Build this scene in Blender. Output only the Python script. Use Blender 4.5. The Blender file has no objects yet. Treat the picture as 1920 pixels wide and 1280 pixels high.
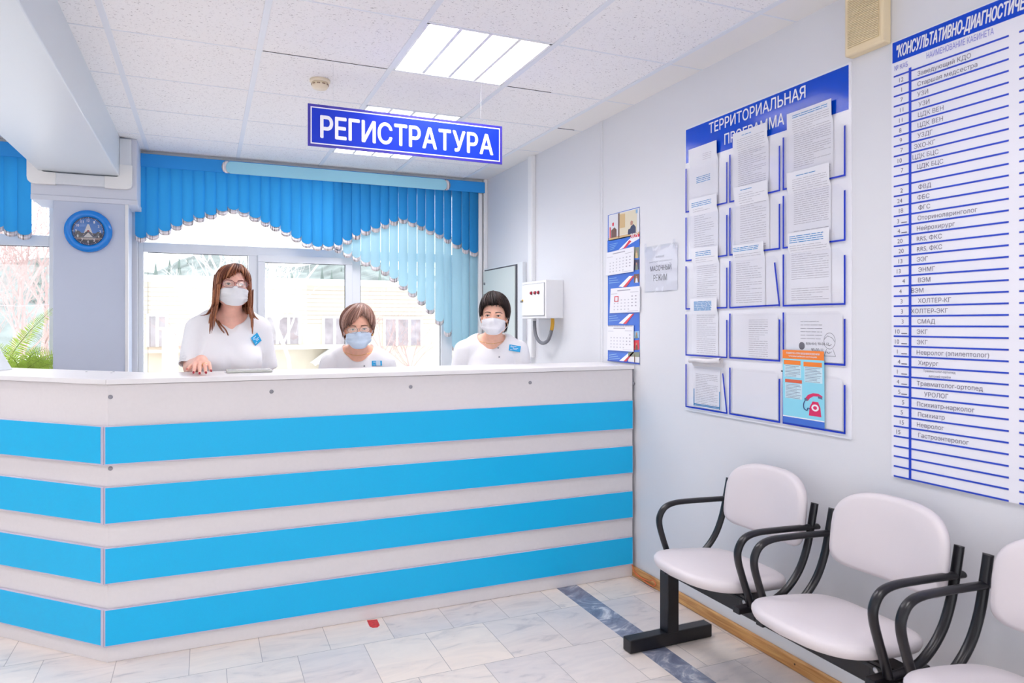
import bpy, bmesh, math, random
import numpy as np
from mathutils import Vector, Matrix
from mathutils.geometry import interpolate_bezier, delaunay_2d_cdt
random.seed(7); RNG = np.random.default_rng(7)
SC = bpy.context.scene
COL = SC.collection

# ------------------------------------------------------------------ camera, world, exposure
CAM_H, FPX, YAW, HZ = 1.45, 1330.0, math.radians(23.4), 607.5
cam_data = bpy.data.cameras.new('camera')
cam = bpy.data.objects.new('camera', cam_data); COL.objects.link(cam)
cam.location = (0, 0, CAM_H)
cam.rotation_euler = (math.radians(90), 0, -YAW)
cam_data.sensor_width = 36.0
cam_data.lens = FPX / 1920 * 36.0
cam_data.shift_y = (HZ - 640) / 1920
cam_data.clip_start = 0.05; cam_data.clip_end = 400
cam_data.dof.use_dof = True
cam_data.dof.focus_distance = 3.9
cam_data.dof.aperture_fstop = 5.0
SC.camera = cam
world = bpy.data.worlds.new('world'); SC.world = world
world.use_nodes = True
wbg = world.node_tree.nodes['Background']
wbg.inputs[0].default_value = (0.965, 0.978, 1.0, 1)
wbg.inputs[1].default_value = 3.2
LAMP_E = 29.0
SC.view_settings.view_transform = 'Standard'
SC.view_settings.look = 'None'
SC.view_settings.gamma = 1
SC.view_settings.exposure = -0.1
SC.cycles.max_bounces = 8
SC.cycles.diffuse_bounces = 5
SC.cycles.transparent_max_bounces = 16
SC.cycles.sample_clamp_indirect = 6
SC.cycles.caustics_reflective = False
SC.cycles.caustics_refractive = False

_F = np.array([math.sin(YAW), math.cos(YAW), 0.0]); _R = np.array([math.cos(YAW), -math.sin(YAW), 0.0])
def ray(px, py):
    return _F + _R * (px - 960) / FPX + np.array([0, 0, 1.0]) * (HZ - py) / FPX
def at(px, py, axis, v):
    """the point of a real plane (axis = const) that the photograph shows at a pixel: used to read off measurements"""
    d = ray(px, py); o = np.array([0, 0, CAM_H]); t = (v - o[axis]) / d[axis]
    return o + t * d

# ------------------------------------------------------------------ materials
def lin(r, g, b):
    f = lambda c: (c / 255 / 12.92) if c / 255 <= .04045 else ((c / 255 + .055) / 1.055) ** 2.4
    return (f(r), f(g), f(b), 1)
MATS = {}
def mat(name, rgb, rough=.5, spec=.5, metal=0.0, noise=None, bump=None, trans=0.0, alpha=1.0, sheen=0.0, coat=0.0):
    """noise = (scale, amount) colour variation; bump = (scale, strength)"""
    if name in MATS: return MATS[name]
    m = bpy.data.materials.new(name); m.use_nodes = True
    nt = m.node_tree; b = nt.nodes['Principled BSDF']
    c = lin(*rgb)
    b.inputs['Base Color'].default_value = c
    b.inputs['Roughness'].default_value = rough
    b.inputs['Specular IOR Level'].default_value = spec
    b.inputs['Metallic'].default_value = metal
    if sheen: b.inputs['Sheen Weight'].default_value = sheen
    if coat: b.inputs['Coat Weight'].default_value = coat
    if alpha < 1: b.inputs['Alpha'].default_value = alpha
    pos = None
    if noise or bump:
        pos = nt.nodes.new('ShaderNodeNewGeometry')
    if noise:
        n = nt.nodes.new('ShaderNodeTexNoise'); n.inputs['Scale'].default_value = noise[0]; n.inputs['Detail'].default_value = 4
        nt.links.new(pos.outputs['Position'], n.inputs['Vector'])
        r = nt.nodes.new('ShaderNodeValToRGB')
        k = noise[1]
        r.color_ramp.elements[0].position = .3; r.color_ramp.elements[1].position = .7
        r.color_ramp.elements[0].color = tuple(x * (1 - k) for x in c[:3]) + (1,)
        r.color_ramp.elements[1].color = tuple(min(1, x * (1 + k)) for x in c[:3]) + (1,)
        nt.links.new(n.outputs['Fac'], r.inputs[0]); nt.links.new(r.outputs[0], b.inputs['Base Color'])
    if bump:
        n2 = nt.nodes.new('ShaderNodeTexNoise'); n2.inputs['Scale'].default_value = bump[0]; n2.inputs['Detail'].default_value = 3
        nt.links.new(pos.outputs['Position'], n2.inputs['Vector'])
        bp = nt.nodes.new('ShaderNodeBump'); bp.inputs['Strength'].default_value = bump[1]; bp.inputs['Distance'].default_value = .004
        nt.links.new(n2.outputs['Fac'], bp.inputs['Height']); nt.links.new(bp.outputs[0], b.inputs['Normal'])
    if trans > 0:
        t = nt.nodes.new('ShaderNodeBsdfTranslucent'); t.inputs[0].default_value = c
        mx = nt.nodes.new('ShaderNodeMixShader'); mx.inputs[0].default_value = trans
        out = nt.nodes['Material Output']
        nt.links.new(b.outputs[0], mx.inputs[1]); nt.links.new(t.outputs[0], mx.inputs[2]); nt.links.new(mx.outputs[0], out.inputs[0])
    MATS[name] = m
    return m
def emit(name, rgb, strength):
    if name in MATS: return MATS[name]
    m = bpy.data.materials.new(name); m.use_nodes = True
    nt = m.node_tree; nt.nodes.remove(nt.nodes['Principled BSDF'])
    e = nt.nodes.new('ShaderNodeEmission'); e.inputs[0].default_value = lin(*rgb); e.inputs[1].default_value = strength
    nt.links.new(e.outputs[0], nt.nodes['Material Output'].inputs[0]); MATS[name] = m
    return m
def clear(name, tint=(255, 255, 255), refl=.06, rough=.03):
    """thin clear sheet (glass pane, plastic pocket): lets light through and mirrors a little at its surface"""
    if name in MATS: return MATS[name]
    m = bpy.data.materials.new(name); m.use_nodes = True
    nt = m.node_tree; nt.nodes.remove(nt.nodes['Principled BSDF'])
    t = nt.nodes.new('ShaderNodeBsdfTransparent'); t.inputs[0].default_value = lin(*tint)
    g = nt.nodes.new('ShaderNodeBsdfGlossy'); g.inputs['Roughness'].default_value = rough
    lw = nt.nodes.new('ShaderNodeLayerWeight'); lw.inputs[0].default_value = .5
    pw = nt.nodes.new('ShaderNodeMath'); pw.operation = 'POWER'; pw.inputs[1].default_value = 5
    mu = nt.nodes.new('ShaderNodeMath'); mu.operation = 'MULTIPLY_ADD'; mu.inputs[1].default_value = .9; mu.inputs[2].default_value = refl
    mx = nt.nodes.new('ShaderNodeMixShader')
    nt.links.new(lw.outputs['Facing'], pw.inputs[0]); nt.links.new(pw.outputs[0], mu.inputs[0]); nt.links.new(mu.outputs[0], mx.inputs[0])
    nt.links.new(t.outputs[0], mx.inputs[1]); nt.links.new(g.outputs[0], mx.inputs[2])
    nt.links.new(mx.outputs[0], nt.nodes['Material Output'].inputs[0]); MATS[name] = m
    return m

# ------------------------------------------------------------------ mesh builder
class MB:
    def __init__(self): self.v = []; self.f = []; self.mi = []; self.sm = []
    def add(self, verts, faces, m=0, smooth=False):
        o = len(self.v); self.v += [tuple(float(c) for c in p) for p in verts]
        for fc in faces:
            self.f.append(tuple(i + o for i in fc)); self.mi.append(m); self.sm.append(smooth)
        return self
    def box(self, x0, x1, y0, y1, z0, z1, m=0):
        x0, x1 = sorted((x0, x1)); y0, y1 = sorted((y0, y1)); z0, z1 = sorted((z0, z1))
        v = [(x, y, z) for x in (x0, x1) for y in (y0, y1) for z in (z0, z1)]
        return self.add(v, [(0, 1, 3, 2), (4, 6, 7, 5), (0, 4, 5, 1), (2, 3, 7, 6), (0, 2, 6, 4), (1, 5, 7, 3)], m)
    def obox(self, c, ax, ay, az, sx, sy, sz, m=0):
        """oriented box: centre, three unit axes, full sizes"""
        c, ax, ay, az = (np.array(q, float) for q in (c, ax, ay, az)); v = []
        for i in (-.5, .5):
            for j in (-.5, .5):
                for k in (-.5, .5): v.append(c + ax * sx * i + ay * sy * j + az * sz * k)
        return self.add(v, [(0, 1, 3, 2), (4, 6, 7, 5), (0, 4, 5, 1), (2, 3, 7, 6), (0, 2, 6, 4), (1, 5, 7, 3)], m)
    def poly(self, pts, m=0): return self.add(pts, [tuple(range(len(pts)))], m)
    def prism(self, pts, vec, m=0, smooth=False):
        """flat outline pts (3-D) pushed along vec"""
        n = len(pts); vec = np.array(vec, float); P = [np.array(p, float) for p in pts]
        self.add(P + [p + vec for p in P], [tuple(range(n))[::-1], tuple(range(n, 2 * n))], m)
        o = len(self.v) - 2 * n
        for i in range(n):
            j = (i + 1) % n; self.f.append((o + i, o + j, o + n + j, o + n + i)); self.mi.append(m); self.sm.append(smooth)
        return self
    def tube(self, pts, r, n=8, m=0, caps=True, flat=None, closed=False, smooth=True):
        """round (or flattened: flat=(unit axis, factor)) tube along pts; r one radius or one per point"""
        P = np.array(pts, float); k = len(P); r = np.broadcast_to(np.array(r, float), (k,))
        T = np.zeros_like(P)
        if closed: T = np.roll(P, -1, 0) - np.roll(P, 1, 0)
        else:
            T[1:-1] = P[2:] - P[:-2]; T[0] = P[1] - P[0]; T[-1] = P[-1] - P[-2]
        T /= np.linalg.norm(T, axis=1)[:, None] + 1e-12
        up = np.array([0, 0, 1.0]) if abs(T[0][2]) < .9 else np.array([1.0, 0, 0])
        N = np.cross(T[0], up); N /= np.linalg.norm(N); o = len(self.v); V = []
        for i in range(k):
            N = N - T[i] * (N @ T[i]); N /= np.linalg.norm(N) + 1e-12; B = np.cross(T[i], N)
            for j in range(n):
                a = 2 * math.pi * (j + .5) / n; d = (math.cos(a) * N + math.sin(a) * B) * r[i]
                if flat is not None:
                    ax = np.array(flat[0], float); d = d + ax * (d @ ax) * (flat[1] - 1)
                V.append(P[i] + d)
        F = []
        for i in range(k if closed else k - 1):
            i2 = (i + 1) % k
            for j in range(n):
                j2 = (j + 1) % n; F.append((i * n + j, i * n + j2, i2 * n + j2, i2 * n + j))
        self.add(V, F, m, smooth)
        if caps and not closed:
            self.f += [tuple(o + j for j in range(n))[::-1], tuple(o + (k - 1) * n + j for j in range(n))]; self.mi += [m, m]; self.sm += [False, False]
        return self
    def ell(self, c, r, nu=16, nv=10, m=0, R=None):
        V = []; c = np.array(c, float)
        for i in range(nv + 1):
            t = math.pi * i / nv
            for j in range(nu):
                a = 2 * math.pi * j / nu
                q = np.array([r[0] * math.sin(t) * math.cos(a), r[1] * math.sin(t) * math.sin(a), r[2] * math.cos(t)])
                V.append(c + (q if R is None else R @ q))
        F = [(i * nu + j, (i + 1) * nu + j, (i + 1) * nu + (j + 1) % nu, i * nu + (j + 1) % nu) for i in range(nv) for j in range(nu)]
        return self.add(V, F, m, True)
    def lathe(self, prof, c, axis='z', n=32, m=0, smooth=True, R=None):
        """profile of (radius, height) turned about an axis through c"""
        V = []; c = np.array(c, float)
        for (rr, hh) in prof:
            for j in range(n):
                a = 2 * math.pi * j / n; q = np.array([rr * math.cos(a), rr * math.sin(a), hh])
                if axis == 'y': q = np.array([q[0], -q[2], q[1]])
                if axis == 'x': q = np.array([-q[2], q[0], q[1]])
                if R is not None: q = R @ q
                V.append(c + q)
        F = [(i * n + j, i * n + (j + 1) % n, (i + 1) * n + (j + 1) % n, (i + 1) * n + j) for i in range(len(prof) - 1) for j in range(n)]
        F += [tuple(range(n))[::-1], tuple((len(prof) - 1) * n + j for j in range(n))]
        return self.add(V, F, m, smooth)
    def grid(self, G, m=0, smooth=True, closed_u=False):
        """G[i][j] array of points"""
        G = np.array(G, float); a, b = G.shape[:2]
        F = [(i * b + j, i * b + (j + 1) % b, (i + 1) * b + (j + 1) % b, (i + 1) * b + j) for i in range(a - 1) for j in range(b if closed_u else b - 1)]
        return self.add(G.reshape(-1, 3), F, m, smooth)

WL = {}            # where each object's own origin stands in the world
def make(name, mb, mats, parent=None, bevel=0, seg=2, solid=0, subsurf=0):
    me = bpy.data.meshes.new(name)
    V = np.array(mb.v, float)
    if parent is not None: org = WL[parent.name]
    else:
        lo, hi = V.min(0), V.max(0); org = np.array([(lo[0] + hi[0]) / 2, (lo[1] + hi[1]) / 2, lo[2]])
    me.from_pydata((V - org).tolist(), [], mb.f)
    if not isinstance(mats, (list, tuple)): mats = [mats]
    for mm in mats: me.materials.append(mm)
    me.polygons.foreach_set('material_index', mb.mi); me.polygons.foreach_set('use_smooth', mb.sm)
    me.update(); bm = bmesh.new(); bm.from_mesh(me)
    bmesh.ops.recalc_face_normals(bm, faces=bm.faces); bm.to_mesh(me); bm.free()
    o = bpy.data.objects.new(name, me); COL.objects.link(o)
    if parent is not None: o.parent = parent
    else: o.location = org
    WL[o.name] = org
    if solid:
        s = o.modifiers.new('solidify', 'SOLIDIFY'); s.thickness = solid; s.offset = 0
    if bevel:
        b = o.modifiers.new('bevel', 'BEVEL'); b.width = bevel; b.segments = seg; b.limit_method = 'ANGLE'; b.angle_limit = math.radians(40)
    if subsurf:
        s = o.modifiers.new('subdivision', 'SUBSURF'); s.levels = subsurf; s.render_levels = subsurf
    return o
def tag(o, label, cat, group=None, kind=None):
    o['label'] = label; o['category'] = cat
    if group: o['group'] = group
    if kind: o['kind'] = kind
    return o
def thing(name, label, cat, loc, group=None):
    o = bpy.data.objects.new(name, None); COL.objects.link(o); o.location = loc
    o.empty_display_size = .1; WL[o.name] = np.array(loc, float)
    return tag(o, label, cat, group)
def struct(name, mb, mats, parent=None, **k):
    o = make(name, mb, mats, parent, **k)
    if parent is None: o['kind'] = 'structure'
    return o
def copy_tree(o, shift, label=None, parent=None):
    c = o.copy(); COL.objects.link(c); WL[c.name] = WL[o.name] + np.array(shift, float)
    if parent is not None: c.parent = parent
    else: c.location = Vector(o.location) + Vector(shift)
    if label: c['label'] = label
    for ch in list(o.children): copy_tree(ch, shift, None, c)
    return c

_TM = {}
def text_mesh(s, bold=0.0):
    """flat outline letters (built-in font), overlapping outlines joined: vertices (0..1, 0..1, 0), faces, width, height, low edge"""
    if s in _TM: return _TM[s]
    cu = bpy.data.curves.new('t', 'FONT'); cu.body = s; o = bpy.data.objects.new('t', cu); COL.objects.link(o)
    dg = bpy.context.evaluated_depsgraph_get(); cv = o.evaluated_get(dg).to_curve(dg)
    polys = []
    for sp in cv.splines:
        bp = sp.bezier_points; n = len(bp); pts = []
        for i in range(n):
            p, q = bp[i], bp[(i + 1) % n]; d = q.co - p.co; L = d.length
            dev = 0 if L < 1e-9 else max(abs((h - p.co).cross(d).z) / L for h in (p.handle_right, q.handle_left))
            if dev < .002: pts.append(p.co.to_2d())
            else: pts += [k.to_2d() for k in interpolate_bezier(p.co, p.handle_right, q.handle_left, q.co, 7)[:-1]]
        if len(pts) > 2: polys.append(pts)
    vs, es = [], []
    for P in polys:
        o_ = len(vs); vs += P; es += [(o_ + i, o_ + (i + 1) % len(P)) for i in range(len(P))]
    cv_, _, cf, *_ = delaunay_2d_cdt(vs, es, [], 0, 1e-5)
    X = np.array([q[:] for q in cv_]); T_ = np.array(cf); c = X[T_].mean(1)                  # keep the triangles the outlines wind round
    A_ = np.array([q[:] for q in vs]); E_ = np.array(es); p0, p1 = A_[E_[:, 0]], A_[E_[:, 1]]
    dy = p1[:, 1] - p0[:, 1]; up = (p0[None, :, 1] <= c[:, None, 1]) & (p1[None, :, 1] > c[:, None, 1]); dn = (p0[None, :, 1] > c[:, None, 1]) & (p1[None, :, 1] <= c[:, None, 1])
    xi = p0[:, 0] + (c[:, None, 1] - p0[:, 1]) * (p1[:, 0] - p0[:, 0]) / np.where(np.abs(dy) < 1e-12, 1, dy); rt = xi > c[:, None, 0]
    F = [tuple(int(i) for i in t_) for t_ in T_[((up & rt).sum(1) - (dn & rt).sum(1)) != 0]]; V = [(x, y, 0) for x, y in X]
    bpy.data.objects.remove(o); bpy.data.curves.remove(cu)
    V = np.array(V, float); lo, hi = V.min(0), V.max(0); sz = hi - lo
    V[:, :2] = (V[:, :2] - lo[:2]) / sz[:2]
    _TM[s] = (V, F, sz[0], sz[1], lo[1]); return _TM[s]
def shifts(b):
    return [(0, 0)] if b <= 0 else [(-b, 0), (b, 0), (0, -b), (0, b), (-b * .7, b * .7), (b * .7, -b * .7)]
def text_fit(mb, s, org, u, v, w, h, m=0, bold=.0, shear=0.0):
    """letters filling a box of w by h metres that starts at org and runs along u, v"""
    q, F, *_ = text_mesh(s); org, u, v = (np.array(a, float) for a in (org, u, v)); nrm = np.cross(u, v)
    for k, (dx, dy) in enumerate(shifts(bold * h)):                       # heavier strokes: shifted layers, each a hair further out
        mb.add([org + u * (a * w + dx + shear * b * h) + v * (b * h + dy) + nrm * (k * .00012 + c * .00004) for a, b, c in q], F, m)
def text_size(mb, s, org, u, v, size, m=0, bold=0.0, shear=0.0, maxw=None, squeeze=1.0):
    """letters of a given size with their baseline at org"""
    q, F, w, h, lo = text_mesh(s); org, u, v = (np.array(a, float) for a in (org, u, v)); nrm = np.cross(u, v)
    k = squeeze
    if maxw and w * size * k > maxw: k = maxw / (w * size)
    for j, (dx, dy) in enumerate(shifts(bold * size)):
        mb.add([org + u * (a * w * size * k + dx + shear * (b * h + lo) * size) + v * ((b * h + lo) * size + dy) + nrm * (j * .00012 + c * .00004) for a, b, c in q], F, m)
# ================================================================== THE SETTING
XW = 2.28          # face of the right wall
ZC = 2.72          # ceiling
YB = 5.86          # face of the window wall
YWN = 5.92         # window plane
X0, Y0 = -4.6, -4.2
SILL = 0.86

def nodes_of(m): return m.node_tree.nodes, m.node_tree.links
def floor_material():
    m = mat('marble_tile', (222, 217, 215), .22, .45); N, Lk = nodes_of(m); b = N['Principled BSDF']
    g = N.new('ShaderNodeNewGeometry'); mp = N.new('ShaderNodeMapping')
    TW, TH = .2885, .3935
    mp.inputs['Location'].default_value = (-.371 - TW / 2 + TW * 40, -2.826 + TH * 40, 0)
    Lk.new(g.outputs['Position'], mp.inputs[0])
    br = N.new('ShaderNodeTexBrick'); br.offset = .5; br.offset_frequency = 2
    br.inputs['Scale'].default_value = 1; br.inputs['Brick Width'].default_value = TW; br.inputs['Row Height'].default_value = TH
    br.inputs['Mortar Size'].default_value = .0016; br.inputs['Mortar Smooth'].default_value = .1
    br.inputs['Color1'].default_value = (.0, .0, .0, 1); br.inputs['Color2'].default_value = (1, 1, 1, 1)
    br.inputs['Mortar'].default_value = (.5, .5, .5, 1)
    Lk.new(mp.outputs[0], br.inputs[0])
    # veins, shifted from tile to tile
    sep = N.new('ShaderNodeVectorMath'); sep.operation = 'MULTIPLY_ADD'
    sep.inputs[1].default_value = (1, 1, 1)
    sc = N.new('ShaderNodeVectorMath'); sc.operation = 'SCALE'; sc.inputs['Scale'].default_value = 7.0
    Lk.new(br.outputs['Color'], sc.inputs[0]); Lk.new(g.outputs['Position'], sep.inputs[0]); Lk.new(sc.outputs[0], sep.inputs[2])
    ro = N.new('ShaderNodeMapping'); ro.inputs['Rotation'].default_value = (0, 0, .5); ro.inputs['Scale'].default_value = (3.2, 9, 1)
    Lk.new(sep.outputs[0], ro.inputs[0])
    n1 = N.new('ShaderNodeTexNoise'); n1.inputs['Scale'].default_value = 1.1; n1.inputs['Detail'].default_value = 7; n1.inputs['Roughness'].default_value = .62; n1.inputs['Distortion'].default_value = 1.3
    Lk.new(ro.outputs[0], n1.inputs['Vector'])
    r1 = N.new('ShaderNodeValToRGB'); e = r1.color_ramp.elements
    e[0].position = .30; e[0].color = lin(202, 196, 196); e[1].position = .62; e[1].color = lin(237, 228, 221)
    e2 = e.new(.44); e2.color = lin(229, 221, 216)
    Lk.new(n1.outputs['Fac'], r1.inputs[0])
    # tile to tile tint
    tint = N.new('ShaderNodeValToRGB'); t = tint.color_ramp.elements
    t[0].color = lin(238, 236, 238); t[1].color = lin(255, 250, 244)
    Lk.new(br.outputs['Color'], tint.inputs[0])
    mu = N.new('ShaderNodeMix'); mu.data_type = 'RGBA'; mu.blend_type = 'MULTIPLY'; mu.inputs['Factor'].default_value = 1
    Lk.new(r1.outputs[0], mu.inputs['A']); Lk.new(tint.outputs[0], mu.inputs['B'])
    mx = N.new('ShaderNodeMix'); mx.data_type = 'RGBA'
    Lk.new(br.outputs['Fac'], mx.inputs['Factor']); Lk.new(mu.outputs['Result'], mx.inputs['A']); mx.inputs['B'].default_value = lin(176, 168, 164)
    Lk.new(mx.outputs['Result'], b.inputs['Base Color'])
    bp = N.new('ShaderNodeBump'); bp.inputs['Strength'].default_value = .25; bp.inputs['Distance'].default_value = .002; bp.invert = True
    Lk.new(br.outputs['Fac'], bp.inputs['Height']); Lk.new(bp.outputs[0], b.inputs['Normal'])
    return m
def dark_marble():
    m = mat('dark_marble', (112, 120, 142), .22, .45); N, Lk = nodes_of(m); b = N['Principled BSDF']
    g = N.new('ShaderNodeNewGeometry'); n = N.new('ShaderNodeTexNoise')
    n.inputs['Scale'].default_value = 5.5; n.inputs['Detail'].default_value = 8; n.inputs['Distortion'].default_value = 2.2; n.inputs['Roughness'].default_value = .6
    Lk.new(g.outputs['Position'], n.inputs['Vector'])
    r = N.new('ShaderNodeValToRGB'); e = r.color_ramp.elements
    e[0].position = .40; e[0].color = lin(104, 110, 132); e[1].position = .68; e[1].color = lin(206, 206, 214)
    x = e.new(.56); x.color = lin(134, 139, 158)
    Lk.new(n.outputs['Fac'], r.inputs[0]); Lk.new(r.outputs[0], b.inputs['Base Color'])
    return m
def ceiling_material():
    m = mat('ceiling_tile', (240, 238, 240), .9, .15); N, Lk = nodes_of(m); b = N['Principled BSDF']
    g = N.new('ShaderNodeNewGeometry'); mp = N.new('ShaderNodeMapping'); mp.inputs['Rotation'].default_value = (0, 0, .7); mp.inputs['Scale'].default_value = (95, 190, 95)
    Lk.new(g.outputs['Position'], mp.inputs[0])
    n = N.new('ShaderNodeTexNoise'); n.inputs['Scale'].default_value = 1; n.inputs['Detail'].default_value = 2; n.inputs['Distortion'].default_value = .6
    Lk.new(mp.outputs[0], n.inputs['Vector'])
    r = N.new('ShaderNodeValToRGB'); e = r.color_ramp.elements
    e[0].position = .28; e[0].color = lin(172, 168, 172); e[1].position = .37; e[1].color = lin(248, 247, 248)
    Lk.new(n.outputs['Fac'], r.inputs[0]); Lk.new(r.outputs[0], b.inputs['Base Color'])
    bp = N.new('ShaderNodeBump'); bp.inputs['Strength'].default_value = .35; bp.inputs['Distance'].default_value = .003
    Lk.new(n.outputs['Fac'], bp.inputs['Height']); Lk.new(bp.outputs[0], b.inputs['Normal'])
    return m
M_WALL = mat('wall_paint', (222, 223, 228), .55, .35, bump=(180, .06))
M_BEAM = mat('beam_paint', (216, 223, 230), .35, .4)
M_COLUMN = mat('column_paint', (194, 202, 220), .5, .35, bump=(180, .05))
M_WHITE = mat('white_plastic', (236, 236, 238), .35, .4)
M_FRAME = mat('window_plastic', (228, 232, 238), .3, .4)
M_GLASS = clear('window_glass', (252, 254, 255), .05, .01)
M_GASKET = mat('rubber_gasket', (70, 70, 78), .6)
M_SMOOTHC = mat('smooth_ceiling_panel', (240, 238, 236), .7, .2)
M_DARKGAP = mat('dark_gap', (70, 64, 62), .9)

# floor with its dark inlay strip
mb = MB()
xs = (X0, 1.772, 1.898, XW + .2)
for i in range(3):
    mb.poly([(xs[i], Y0, 0), (xs[i + 1], Y0, 0), (xs[i + 1], 6.1, 0), (xs[i], 6.1, 0)], 1 if i == 1 else 0)
mb.box(X0, XW + .2, Y0, 6.1, -.2, -.002, 0)
struct('floor', mb, [floor_material(), dark_marble()])

# ceiling: tiles with T bars, one plain strip along the right wall
GX = [-.385 + .615 * k for k in range(-8, 5)]
GY = [2.875 + .615 * k for k in range(-12, 6)]
LAMPS = [(.845, 2.875), (.845, 4.105), (.845, 4.72)]
LAMPS_UNSEEN = [(.845, 1.03), (.845, -.815), (-1.615, 1.645), (-1.615, -.2), (-1.615, 3.49), (-3.46, 1.645), (-3.46, 3.49)]
holes = {(round(a, 2), round(b, 2)) for a, b in LAMPS + LAMPS_UNSEEN}
mb = MB()
ex = [X0] + [x for x in GX if X0 < x < 2.1]; ey = [Y0] + [y for y in GY if Y0 < y < 6] + [6.05]
for i in range(len(ex) - 1):
    for j in range(len(ey) - 1):
        if (round(ex[i], 2), round(ey[j], 2)) in holes: continue
        mb.poly([(ex[i], ey[j], ZC), (ex[i], ey[j + 1], ZC), (ex[i + 1], ey[j + 1], ZC), (ex[i + 1], ey[j], ZC)], 0)
mb.box(ex[-1], XW + .2, Y0, 6.05, ZC, ZC + .01, 1)
mb.box(X0, XW + .2, Y0, 6.05, ZC + .16, ZC + .2, 1)
# narrow open joints where a tile has not settled
for (x, y, n) in ((.235, 3.487, .6), (1.47, 3.487, .26), (2.085, 4.10, .12), (2.09, 4.722, .1), (2.1, 5.335, .14)):
    mb.box(x + .012, x + .012 + n, y - .004, y + .003, ZC - .002, ZC + .001, 2)
struct('ceiling', mb, [ceiling_material(), M_SMOOTHC, M_DARKGAP])
mb = MB()
for x in ex[1:]:
    mb.box(x - .013, x + .013, Y0, YB, ZC - .004, ZC + .002)
for y in ey[1:-1]:
    mb.box(X0, XW, y - .004, y + .004, ZC - .0022, ZC + .001)
struct('trim_1', mb, mat('ceiling_bar', (232, 236, 243), .45, .3))

# right wall, with the joint of its panels
mb = MB()
mb.box(XW, XW + .2, Y0, 6.1, 0, ZC + .1)
struct('wall_right', mb, M_WALL)
mb = MB()
for yy in (3.842, 3.868): mb.box(XW - .004, XW, yy - .004, yy + .004, 1.0, ZC)
mb.box(XW - .002, XW, 3.846, 3.864, 1.0, ZC)
struct('trim_2', mb, M_WALL)
mb = MB(); mb.box(XW - .02, XW, Y0, 5.85, 0, .055)
wood = mat('varnished_pine', (196, 146, 88), .35, .4); N, Lk = nodes_of(wood); g = N.new('ShaderNodeNewGeometry'); mp = N.new('ShaderNodeMapping'); mp.inputs['Scale'].default_value = (30, 1.6, 30)
Lk.new(g.outputs['Position'], mp.inputs[0]); n = N.new('ShaderNodeTexNoise'); n.inputs['Scale'].default_value = 2.4; n.inputs['Detail'].default_value = 5; n.inputs['Distortion'].default_value = .8
Lk.new(mp.outputs[0], n.inputs['Vector']); r = N.new('ShaderNodeValToRGB'); e = r.color_ramp.elements
e[0].position = .3; e[0].color = lin(168, 112, 58); e[1].position = .7; e[1].color = lin(214, 166, 106)
Lk.new(n.outputs['Fac'], r.inputs[0]); Lk.new(r.outputs[0], N['Principled BSDF'].inputs['Base Color'])
bb = struct('baseboard_right', mb, wood, bevel=.006, seg=3)
for yy in (3.16, 2.25, 1.93, 1.62):
    k = MB(); k.lathe([(.0045, 0), (.0045, .0012), (.001, .0018)], (XW - .02, yy, .03), 'x', 10)
    make('nail_head', k, mat('rust_nail', (92, 62, 40), .6), bb)

# window wall: sill wall, head, jambs and the pier behind the column
mb = MB()
mb.box(X0, XW + .2, YB, YB + .2, 0, SILL)
mb.box(X0, XW + .2, YB, YB + .2, 2.63, ZC + .1)
mb.box(2.125, XW + .2, YB, YB + .2, SILL, 2.63)
mb.box(-.96, -.455, YB, YB + .2, SILL, 2.63)
mb.box(X0, -3.4, YB, YB + .2, SILL, 2.63)
struct('wall_back', mb, M_WALL)
mb = MB()
mb.box(X0 - .2, X0, Y0, 6.1, 0, .4); mb.box(X0 - .2, X0, Y0, 6.1, 2.55, ZC + .1)
for a, b in ((Y0, -3.6), (-.6, 6.1)): mb.box(X0 - .2, X0, a, b, .4, 2.55)
struct('wall_left', mb, M_WALL)
w = MB()  # unseen window added to brighten the ceiling and right wall
for y in (-3.6, -2.1, -.6): w.box(X0 - .12, X0 - .05, y - .03, y + .03, .4, 2.55)
for z in (.4, 2.55): w.box(X0 - .121, X0 - .049, -3.6, -.6, z - .03, z + .03)
wo = struct('window_5', w, M_FRAME); p = MB(); p.box(X0 - .09, X0 - .085, -3.6, -.6, .4, 2.55); make('window_pane', p, M_GLASS, wo)
# wall behind the photographer with two wide unseen windows added for daylight
mb = MB()
mb.box(X0, XW + .2, Y0 - .2, Y0, 0, .25); mb.box(X0, XW + .2, Y0 - .2, Y0, 2.62, ZC + .1)
for a, b in ((X0, -4.4), (-1.25, -1.05), (2.1, XW + .2)): mb.box(a, b, Y0 - .2, Y0, .25, 2.62)
struct('wall_rear', mb, M_WALL)
for nm, (a, b) in (('window_3', (-4.4, -1.25)), ('window_4', (-1.05, 2.1))):
    w = MB()
    for x in (a, (a + b) / 2, b): w.box(x - .03, x + .03, Y0 - .12, Y0 - .05, .25, 2.62)
    for z in (.25, 2.62): w.box(a, b, Y0 - .121, Y0 - .049, z - .03, z + .03)
    wo = struct(nm, w, M_FRAME); p = MB(); p.box(a, b, Y0 - .09, Y0 - .085, .25, 2.62); make('window_pane', p, M_GLASS, wo)

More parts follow.
